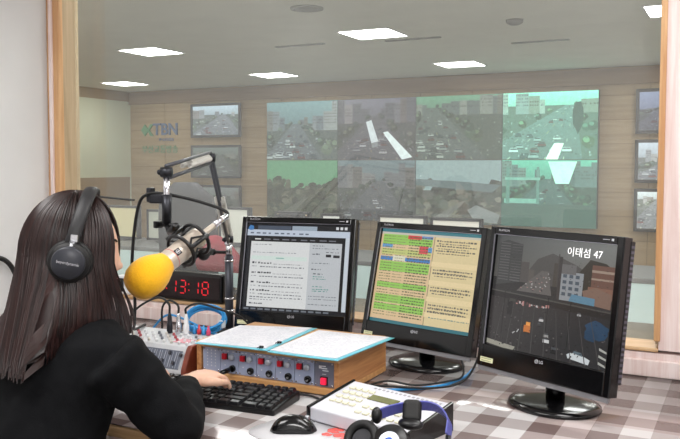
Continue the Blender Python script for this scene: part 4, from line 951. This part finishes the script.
# ================================================================== loose cables by the centre monitor
for nm, pts, m_, lab in (('blue_network_cable', [(-.952, 1.97, DZ+.005), (-.90, 1.985, DZ+.005), (-.84, 2.02, DZ+.005), (-.76, 2.10, DZ+.0055), (-.73, 2.22, DZ+.005), (-.735, 2.33, DZ+.005)], blue, 'bright blue network cable curving round the base of the centre monitor'),
                        ('power_cable', [(-.950, 2.00, DZ+.004), (-.89, 2.03, DZ+.02), (-.82, 2.06, DZ+.010), (-.75, 2.12, DZ+.014), (-.72, 2.18, DZ+.02), (-.75, 2.26, DZ+.05), (-.80, 2.34, DZ+.12)], blackrub, 'black cable lying beside the blue one in front of the centre monitor'),
                        ('signal_cable', [(-.95, 1.985, DZ+.012), (-.88, 2.00, DZ+.014), (-.76, 2.06, DZ+.010), (-.70, 2.14, DZ+.02), (-.672, 2.20, DZ+.09), (-.672, 2.25, DZ+.11)], blackrub, 'black signal cable hanging from the right edge of the centre monitor')):
    b = MB(); b.tube(smooth_path(pts), .0042 if m_ is blue else .003, 8); tag(b.build(nm, m_), lab, 'cable', 'loose cables around the centre monitor')
# ================================================================== the woman
exec_person = True
skin = mat('skin', (226, 182, 158), .5, var=.03, scale=14)
skin.node_tree.nodes['Principled BSDF'].inputs['Subsurface Weight'].default_value = .08
knit = mat('black_knit', (10, 11, 14), .9, spec=.2, var=.25, scale=420, bump=.35)
jean = mat('dark_trousers', (30, 32, 40), .85, var=.1, scale=200)
C0 = Vector((-1.365, 1.315, 0)); ba = math.radians(80)
F = Vector((math.cos(ba), math.sin(ba), 0)); S = Vector((math.sin(ba), -math.cos(ba), 0)); Z = Vector((0, 0, 1))
per = thing('person', 'person in a black knit top and headphones, seated at the desk typing', 'person', (C0.x, C0.y, 0))
O = Vector((C0.x, C0.y, 0))
def torso_rings(grow, z0, z1, n=36):
    prof = [(-.115, .46, .165, .12), (-.112, .54, .172, .125), (-.10, .62, .155, .115), (-.085, .70, .142, .105), (-.065, .78, .148, .108), (-.045, .85, .150, .106), (-.028, .91, .162, .107), (-.015, .955, .174, .100), (-.008, .985, .172, .088), (-.002, 1.008, .132, .068), (.004, 1.03, .078, .056), (.014, 1.06, .054, .052), (.025, 1.10, .050, .052)]
    rs = []
    for f_, z, w_, d_ in prof:
        if z < z0 or z > z1: continue
        rs.append([O + F*(f_+(d_+grow)*math.sin(a)) + S*((w_+grow)*math.copysign(abs(math.cos(a))**.85, math.cos(a))) + Z*z for a in [2*PI*k/n for k in range(n)]])
    return rs
shR = O+S*.165+F*-.012+Z*.955; shL = O-S*.165+F*-.012+Z*.955
elR = Vector((-1.105, 1.375, .790)); wrR = Vector((-1.252, 1.606, .815))
elL = Vector((-1.645, 1.50, .803)); wrL = Vector((-1.520, 1.665, .806))
def arm_path(sh, el, wr, g=0., end=1.):
    P_ = smooth_path([sh, sh.lerp(el, .5)+Vector((0, 0, .004)), el, el.lerp(wr, .5), wr], 6); n = len(P_)
    rr = []
    for i in range(n):
        u = i/(n-1); r0 = .060+(.044-.060)*min(1, u*2) if u < .5 else .044+(.025-.044)*(u*2-1)
        rr.append(r0+g)
    k = int(n*end); return P_[:k], rr[:k]
def hand(mb, wr, palm_dir, down, side, knuckle_spread, curl, lens=(.068, .076, .071, .056)):
    """side=+1: thumb on the -x side of palm (right hand palm down)"""
    d = Vector(palm_dir).normalized(); nrm_ = Vector(down).normalized(); nrm_ = (nrm_-d*nrm_.dot(d)).normalized(); lat = d.cross(nrm_).normalized()*side   # lat points to thumb side
    rs = []
    for u, wd, th in ((-.1, .022, .018), (.15, .026, .016), (.45, .036, .0155), (.75, .040, .0145), (.98, .038, .012), (1.06, .030, .009)):
        c = wr+d*(.085*u)+nrm_*(-.003+.004*u)
        rs.append([c+lat*wd*math.copysign(abs(math.cos(a))**.8, math.cos(a))+nrm_*th*math.sin(a) for a in [2*PI*k/16 for k in range(16)]])
    mb.rings(rs)
    for k in range(4):
        off = (1.5-k)*.0185; base = wr+d*(.070-.004*abs(k-1.2))+lat*off+nrm_*.0; fd = (d+lat*(1.5-k)*knuckle_spread).normalized(); l = lens[k]; P_ = [base-fd*.02, base+fd*.004]; ang_ = 0; p = base
        for j, fr_ in enumerate((.48, .30, .26)):
            ang_ += curl[j]; v = fd*math.cos(ang_)+nrm_*math.sin(ang_); p = p+v*l*fr_; P_.append(p.copy())
        mb.tube(smooth_path(P_, 3), [.0088]*3+[.0086]*3+[.0080]*3+[.0074]*3+[.0062], 10); mb.ell(P_[-1], (.0064, .0064, .0064), nu=10, nv=6)
    tb = wr+d*.022+lat*.020+nrm_*.004; P_ = [tb-lat*.012, tb+(d*.55+lat*.75).normalized()*.026, tb+(d*.75+lat*.62).normalized()*.05+nrm_*.006, tb+(d*.92+lat*.42).normalized()*.072+nrm_*.014]
    mb.tube(smooth_path(P_, 4), [.013]*4+[.0115]*4+[.0095]*4+[.0080], 10); mb.ell(P_[-1], (.0078, .0078, .0078), nu=10, nv=6)
hb = math.radians(38)                                                  # head heading
HF = Vector((math.cos(hb), math.sin(hb), 0)); HS = Vector((math.sin(hb), -math.cos(hb), 0))
HD_ = O+Vector((.012, .018, 1.168))                                     # head centre
tiltm = math.radians(6)
HFt = (HF*math.cos(tiltm)-Z*math.sin(tiltm)); HU = (Z*math.cos(tiltm)+HF*math.sin(tiltm))
def Hp(x, y, z): return HD_ + HS*x + HFt*y + HU*z
def head_r(th, ph):
    """th azimuth from right(+x) ccw to front(+y); ph elevation"""
    x = math.cos(ph)*math.cos(th)*.071; y = math.cos(ph)*math.sin(th)*.090; z = math.sin(ph)*.113
    if z < 0:
        t = -z/.113; x *= 1-.40*t*t; y = y*(1-.28*t*t)+.022*t
    if y > 0: y *= 1-.10*(abs(x)/.071)**2
    return x, y, z
body = MB()
body.rings(torso_rings(0, .4, 1.11))
nk = [(O+F*.014+Z*1.0, .056), (O+F*.02+Z*1.05, .050), (HD_-HU*.05-HF*.012, .051)]
body.tube([a for a, _ in nk], [b_ for _, b_ in nk], 20)
rs = []
for j in range(31):
    ph = -PI/2+PI*j/30; ph = max(min(ph, PI/2-.03), -PI/2+.03)
    rs.append([Hp(*head_r(2*PI*k/40, ph)) for k in range(40)])
body.rings(rs)
body.rings([[Hp(x*w_, y+.0*abs(x), z-.004*(1-abs(x))) for x, y in ((-1, .076), (-.4, .086+p_*.6), (0, .088+p_), (.4, .086+p_*.6), (1, .076), (0, .06))] for z, w_, p_ in ((.022, .006, .000), (.005, .008, .006), (-.012, .011, .013), (-.022, .015, .018), (-.030, .015, .012), (-.034, .010, .002))])
body.ell(Hp(0, .083, -.054), (.021, .010, .006), Matrix((HS, HFt, HU)).transposed().to_4x4()); body.ell(Hp(0, .081, -.063), (.018, .010, .0065), Matrix((HS, HFt, HU)).transposed().to_4x4())
body.ell(Hp(0, .072, -.088), (.022, .018, .016), Matrix((HS, HFt, HU)).transposed().to_4x4())
for s_ in (-1, 1): body.ell(Hp(s_*.030, .074, .028), (.020, .010, .007), Matrix((HS, HFt, HU)).transposed().to_4x4()); body.ell(Hp(s_*.0715, -.008, -.004), (.008, .018, .030), Matrix((HS, HFt, HU)).transposed().to_4x4()); body.ell(Hp(s_*.040, .062, -.022), (.020, .016, .016), Matrix((HS, HFt, HU)).transposed().to_4x4())
for a_ in ((shR, elR, wrR), (shL, elL, wrL)): body.tube(*arm_path(*a_, -.004), 16)
hand(body, wrR, (.05, .97, .02), (0, 0, -1), -1, .10, (.30, .50, .30))
hand(body, wrL, (.62, .76, -.08), (0, 0, -1), 1, .05, (.28, .42, .28))
for q in (-1, 1):
    hip = O-F*.10+S*.085*q+Z*.535; kn_ = hip+F*.40+S*.03*q+Z*-.02; an = kn_+F*.02+Z*-.42
    an.z = .085
    body.tube(smooth_path([hip-F*.03, hip.lerp(kn_, .5), kn_, kn_.lerp(an, .45)-F*.012, an], 5), [.082-.0022*k for k in range(11)]+[.058-.0021*k for k in range(10)], 16)
    body.tube([an-F*.02, an+F*.06-Z*.045, an+F*.15-Z*.058], [.036, .034, .024], 14)
def remeshed(mb, name, mats, voxel, parent, smooth_it=3, disp=None):
    o = mb.build(name+'_src', mats); bpy.context.view_layer.update()
    m_ = o.modifiers.new('r', 'REMESH'); m_.mode = 'VOXEL'; m_.voxel_size = voxel; m_.use_smooth_shade = True
    if smooth_it: s_ = o.modifiers.new('s', 'SMOOTH'); s_.iterations = smooth_it; s_.factor = .5
    dg = bpy.context.evaluated_depsgraph_get(); me = bpy.data.meshes.new_from_object(o.evaluated_get(dg)); bpy.data.objects.remove(o)
    if disp:
        ns_ = [v.normal.copy() for v in me.vertices]
        for v, n_ in zip(me.vertices, ns_): v.co = v.co + n_*disp(v.co)
    me.name = name; me.materials.clear(); me.materials.append(mats)
    for p in me.polygons: p.use_smooth = True
    r_o = bpy.data.objects.new(name, me); COL.objects.link(r_o); r_o.parent = parent; r_o.matrix_parent_inverse = parent.matrix_basis.inverted()
    return r_o
remeshed(body, 'body', skin, .0034, per, 2)
sw = MB(); sw.rings(torso_rings(.012, .50, 1.04))
for a_ in ((shR, elR, wrR), (shL, elL, wrL)):
    P_, rr = arm_path(*a_, .014, 1.); rr = [r0+.003*math.sin(i*1.7)-.004*i/len(rr) for i, r0 in enumerate(rr)]; sw.tube(P_[:-2], rr[:-2], 20)
def fold(c): return .0045*noise.noise(c*14)+.003*noise.noise(c*31+Vector((3, 1, 2)))
remeshed(sw, 'sweater', knit, .006, per, 14, fold)['label'] = 'black long-sleeved knit top'
tr_ = MB(); tr_.rings(torso_rings(.006, .40, .60))
for q in (-1, 1):
    hip = O-F*.10+S*.085*q+Z*.535; kn_ = hip+F*.40+S*.03*q+Z*-.02; an = kn_+F*.02; an.z = .10
    tr_.tube(smooth_path([hip-F*.03, hip.lerp(kn_, .5), kn_, kn_.lerp(an, .45)-F*.012, an], 5), [.092-.0022*k for k in range(11)]+[.068-.0016*k for k in range(10)], 16)
remeshed(tr_, 'trousers', jean, .007, per, 3)
for q in (-1, 1):
    hip = O-F*.10+S*.085*q; an = hip+F*.42+S*.03*q
    b = MB(); b.rings([[an+F*f_+S*w_*math.cos(a)+Z*(.004+h_*(.5+.5*math.sin(a))) for a in [2*PI*k/14 for k in range(14)]] for f_, w_, h_ in ((-.055, .02, .05), (-.03, .038, .09), (.02, .042, .085), (.09, .046, .06), (.15, .044, .05), (.19, .025, .035))])
    o = b.build('shoe', black, per, smooth=True); o.matrix_parent_inverse = per.matrix_basis.inverted()
for s_ in (-1, 1):
    b = MB(); b.ell(Hp(s_*.031, .0685, .008), (.0125, .0105, .0095), nu=16, nv=10); o = b.build('eye', mat('eye_white', (236, 234, 230), .2), per, smooth=True); o.matrix_parent_inverse = per.matrix_basis.inverted()
    b = MB(); b.ell(Hp(s_*.031, .0772, .008), (.0052, .0025, .0052), nu=14, nv=8); i_ = b.build('iris', mat('iris_brown', (44, 28, 20), .15), o, smooth=True); i_.matrix_parent_inverse = per.matrix_basis.inverted()
    b = MB(); b.tube([Hp(s_*.014, .0855, .032), Hp(s_*.03, .083, .037), Hp(s_*.048, .070, .032)], [.002, .0026, .0014], 8); o = b.build('eyebrow', mat('brow_dark', (38, 26, 24), .8), per); o.matrix_parent_inverse = per.matrix_basis.inverted()
b = MB(); b.ell(Hp(0, .0895, -.0535), (.017, .005, .0035), Matrix((HS, HFt, HU)).transposed().to_4x4()); b.ell(Hp(0, .0875, -.0625), (.015, .005, .0045), Matrix((HS, HFt, HU)).transposed().to_4x4()); o = b.build('lips', mat('lips', (190, 104, 100), .4), per, smooth=True); o.matrix_parent_inverse = per.matrix_basis.inverted()
# ---- hair: strands laid as a shell over the skull, falling down the back and sides
hm = bpy.data.materials.new('dark_brown_hair'); hm.use_nodes = True; nt = hm.node_tree; hbs = nt.nodes['Principled BSDF']
an_ = nt.nodes.new('ShaderNodeAttribute'); an_.attribute_name = 'strand'
rp = nt.nodes.new('ShaderNodeValToRGB'); rp.color_ramp.elements[0].color = (*lin((17, 11, 11)), 1); rp.color_ramp.elements[1].color = (*lin((60, 34, 31)), 1)
nt.links.new(an_.outputs['Fac'], rp.inputs[0]); nt.links.new(rp.outputs[0], hbs.inputs['Base Color'])
hbs.inputs['Roughness'].default_value = .36; hbs.inputs['Specular IOR Level'].default_value = .6; hbs.inputs['Anisotropic'].default_value = .5
def hair_point(th, t, off, wob):
    """th: azimuth, 0 = front, + to the right side; t: 0 at the parting .. 1 at the ends"""
    th = (th+PI) % (2*PI)-PI; side = math.sin(th); A_ = min(abs(th), PI-1e-4); BK = 1.80
    z_end = .927+.012*wob if A_ > BK else .96+.02*wob
    tt = .42
    cx = .071*1.22+off; cy = .090*1.17+off; czz = .113*1.14+off
    def skull(ph):
        y = math.cos(ph)*cy*math.cos(th)-.012
        if math.cos(th) > 0: y = math.cos(ph)*cy*.93*math.cos(th)-.012*(1-math.cos(th))
        return Hp(math.cos(ph)*cx*side, y, math.sin(ph)*czz)
    if t < tt: return skull(PI/2*(1-(t/tt)*1.03))
    u = (t-tt)/(1-tt); p0 = skull(-.03*PI/2)
    if A_ > BK:
        w_ = (.098 if th > 0 else .088)*math.copysign(min(1, (PI-A_)/(PI-BK)*1.05)**.85, th); rd = math.sqrt(max(0, 1-(w_/.16)**2))
        e_ = O - F*(.140+.040*rd+off) + S*w_*.95; s_ = u**1.15*(1-.0*u)
    else:
        k = (BK-A_)/(BK-TH0); e_ = O + S*math.copysign(.105-.035*k, th) + F*(-.135+.255*k+off); s_ = (u*u*(3-2*u))
    q = p0.lerp(Vector((e_.x, e_.y, 0)), s_); q.z = p0.z+(z_end-p0.z)*u
    if A_ <= BK: q += S*side*(.016*math.sin(PI*u))
    if u > .85 and A_ > BK: q += F*(.005*((u-.85)/.15)**2)                # ends curl in
    return q
TH0 = math.radians(32)
hbm = bmesh.new(); lay = hbm.verts.layers.float.new('strand'); r = random.Random(10)
def strip_hair(th0, w0, off, n=26, shade=.5, t1=1., ths=1.):
    prev = None; wob = r.uniform(-1, 1); ph_ = r.uniform(0, 6)
    for k in range(n+1):
        t = k/n*t1; th = th0+.03*math.sin(t*5+ph_)*min(1, t*2)*ths
        wd = w0*(.9 if t < .9 else .9*(1-(t-.9)/.1*.75))
        a = hair_point(th-wd, t, off, wob); c = hair_point(th, t, off+.0028, wob); d = hair_point(th+wd, t, off, wob)
        vs = [hbm.verts.new(a), hbm.verts.new(c), hbm.verts.new(d)]
        for v in vs: v[lay] = shade
        if prev:
            for i in range(2): f = hbm.faces.new((prev[i], prev[i+1], vs[i+1], vs[i])); f.smooth = True
        prev = vs
LIM = PI
nb = 120
for k in range(nb):                                                   # closed under-layer
    th = TH0+(2*PI-2*TH0)*(k+.5)/nb; th = th if th <= PI else th-2*PI
    strip_hair(th, (PI-TH0)/nb*1.5, .000, 30, r.uniform(.05, .35), r.uniform(.95, 1), 0)
for k in range(760):
    th = TH0+(2*PI-2*TH0)*r.random(); th = th if th <= PI else th-2*PI
    strip_hair(th, r.uniform(.006, .018), r.uniform(.001, .008), 26, min(1, max(0, r.gauss(.45, .25))), r.uniform(.93, 1.0))
hme = bpy.data.meshes.new('hair'); hbm.to_mesh(hme); hbm.free(); hme.materials.append(hm)
hair = bpy.data.objects.new('hair', hme); COL.objects.link(hair); hair.parent = per; hair.matrix_parent_inverse = per.matrix_basis.inverted(); hair['label'] = 'long straight dark brown hair down the back'
# ---- headphones worn
wp = thing('headphones', 'black closed headphones worn over the dark hair of the seated person', 'headphones', HD_)
def Lw(p): return p-HD_
cupx = .103
bandpts = []
for k in range(25):
    a = PI*k/24; bandpts.append((cupx*math.cos(a)*1.0, -.002+.022*math.sin(a), .02+.124*math.sin(a)))
rs = []
for (x, y, z), a in zip(bandpts, [PI*k/24 for k in range(25)]):
    n_ = Vector((math.cos(a), 0, math.sin(a)))
    ring = []
    for q in range(12):
        g_ = 2*PI*q/12; ring.append(Lw(Hp(x+n_.x*.0065*math.sin(g_), y+.0155*math.cos(g_), z+n_.z*.0065*math.sin(g_))))
    rs.append(ring)
b = MB(); b.rings(rs); b.build('headband', mat('padded_leather', (26, 26, 29), .5, var=.15, bump=.2), wp, smooth=True)
for s_ in (-1, 1):
    cM = Matrix.Translation(Lw(Hp(s_*cupx, -.002, -.012))) @ (HS*s_).to_track_quat('Z', 'Y').to_matrix().to_4x4()
    R = .044
    b = MB(); b.lathe([(R*.9, -.010), (R, -.002), (R, .008), (R*.93, .014)], cM, 36); cup_ = b.build('ear_cup', blackrub, wp)
    b = MB(); b.lathe([(R*.80, .012), (R*.80, .020), (R*.74, .023), (.001, .024)], cM, 36); b.build('cap_plate', mat('cap_grey', (44, 46, 54), .35, var=.06), cup_)
    b = MB(); b.tube([cM @ Vector((R*.86*math.cos(2*PI*q/36), R*.86*math.sin(2*PI*q/36), -.013)) for q in range(36)], .011, 10, close=True); b.build('ear_cushion', blackrub, cup_)
    b = MB(); b.box((0, 0, 0), (.016, .006, .018), bev=.002); bmesh.ops.transform(b.bm, matrix=Matrix.Translation(Lw(Hp(s_*(cupx+.006), .004, .040))) @ Matrix((HS, HFt, HU)).transposed().to_4x4() @ Matrix.Rotation(PI/2, 4, 'Z'), verts=b.bm.verts); b.build('slider', chrome, wp)
    b = MB(); b.tube([Lw(Hp(s_*(cupx+.006), .002, .034)), Lw(Hp(s_*(cupx+.014), -.002, .008))], .0065, 10); b.build('yoke', greymetal, wp)
    if s_ > 0:
        me = text_mesh('beyerdynamic', .0085, .0003); me.materials.clear(); me.materials.append(logo)
        o = bpy.data.objects.new('cap_lettering', me); COL.objects.link(o); o.parent = cup_
        xa = HFt; za = HS; ya = za.cross(xa)
        o.matrix_local = Matrix.Translation(Lw(Hp(cupx+.0245, -.002, -.012))) @ Matrix((xa, ya, za)).transposed().to_4x4() @ Matrix.Rotation(-.12, 4, 'Z')
# ---- her chair
oc = thing('office_chair', 'grey-violet upholstered office chair the woman sits on at the left edge', 'chair', (C0.x-.11*F.x, C0.y-.11*F.y, 0), ba-PI/2)
fab = mat('grey_violet_fabric', (120, 112, 124), .95, var=.08, scale=120, bump=.3)
b = MB(); b.box((0, .06, .425), (.46, .46, .08), bev=.03, seg=3); b.build('seat', fab, oc)
rs = []
for k in range(10):
    u = k/9; z = .52+.32*u; wd = .21*(1 if u < .7 else math.sqrt(max(.08, 1-((u-.7)/.32)**2)))
    rs.append([(wd*math.copysign(abs(math.cos(a))**.6, math.cos(a)), -.20-.06*u+.028*math.sin(a)+.05*(math.cos(a)**2)*.6, z) for a in [2*PI*q/24 for q in range(24)]])
b = MB(); b.rings(rs); b.build('backrest', fab, oc)
b = MB(); b.box((0, -.215, .46), (.06, .025, .24)); b.box((0, -.1, .375), (.06, .25, .02)); b.cyl((0, .04, .07), (0, .04, .385), .028); b.build('column', black, oc)
b = MB()
for k in range(5): a = 2*PI*k/5+.3; b.box((.15*math.cos(a), .04+.15*math.sin(a), .065), (.3, .045, .03), rz=a, bev=.006)
b.build('base', black, oc)
for k in range(5): a = 2*PI*k/5+.3; b = MB(); b.ell((.285*math.cos(a), .04+.285*math.sin(a), .027), (.027, .027, .027)); b.build('caster', blackrub, oc)
# cable hanging on the white wall at the far left
b = MB(); b.tube(smooth_path([(-2.675, 2.15, .995), (-2.665, 2.21, .99), (-2.66, 2.25, .965), (-2.66, 2.28, .92), (-2.66, 2.30, .87), (-2.66, 2.31, .81), (-2.66, 2.31, .752)]), .010, 10); tag(b.build('wall_cable', blackrub), 'thick black cable curving down the white wall behind the woman', 'cable')
b = MB(); b.box((0, 0, .006), (.28, .22, .012), bev=.003); b.mat(1)
for k in range(2): b.box((0, -.03+.05*k, .0125), (.27, .018, .003))
tag(b.build('note_pad', [paper, black], loc=(-2.02, 1.66, DZ), rot=(0, 0, .2)), 'white note pad with two black bands on the desk behind the woman', 'note pad')
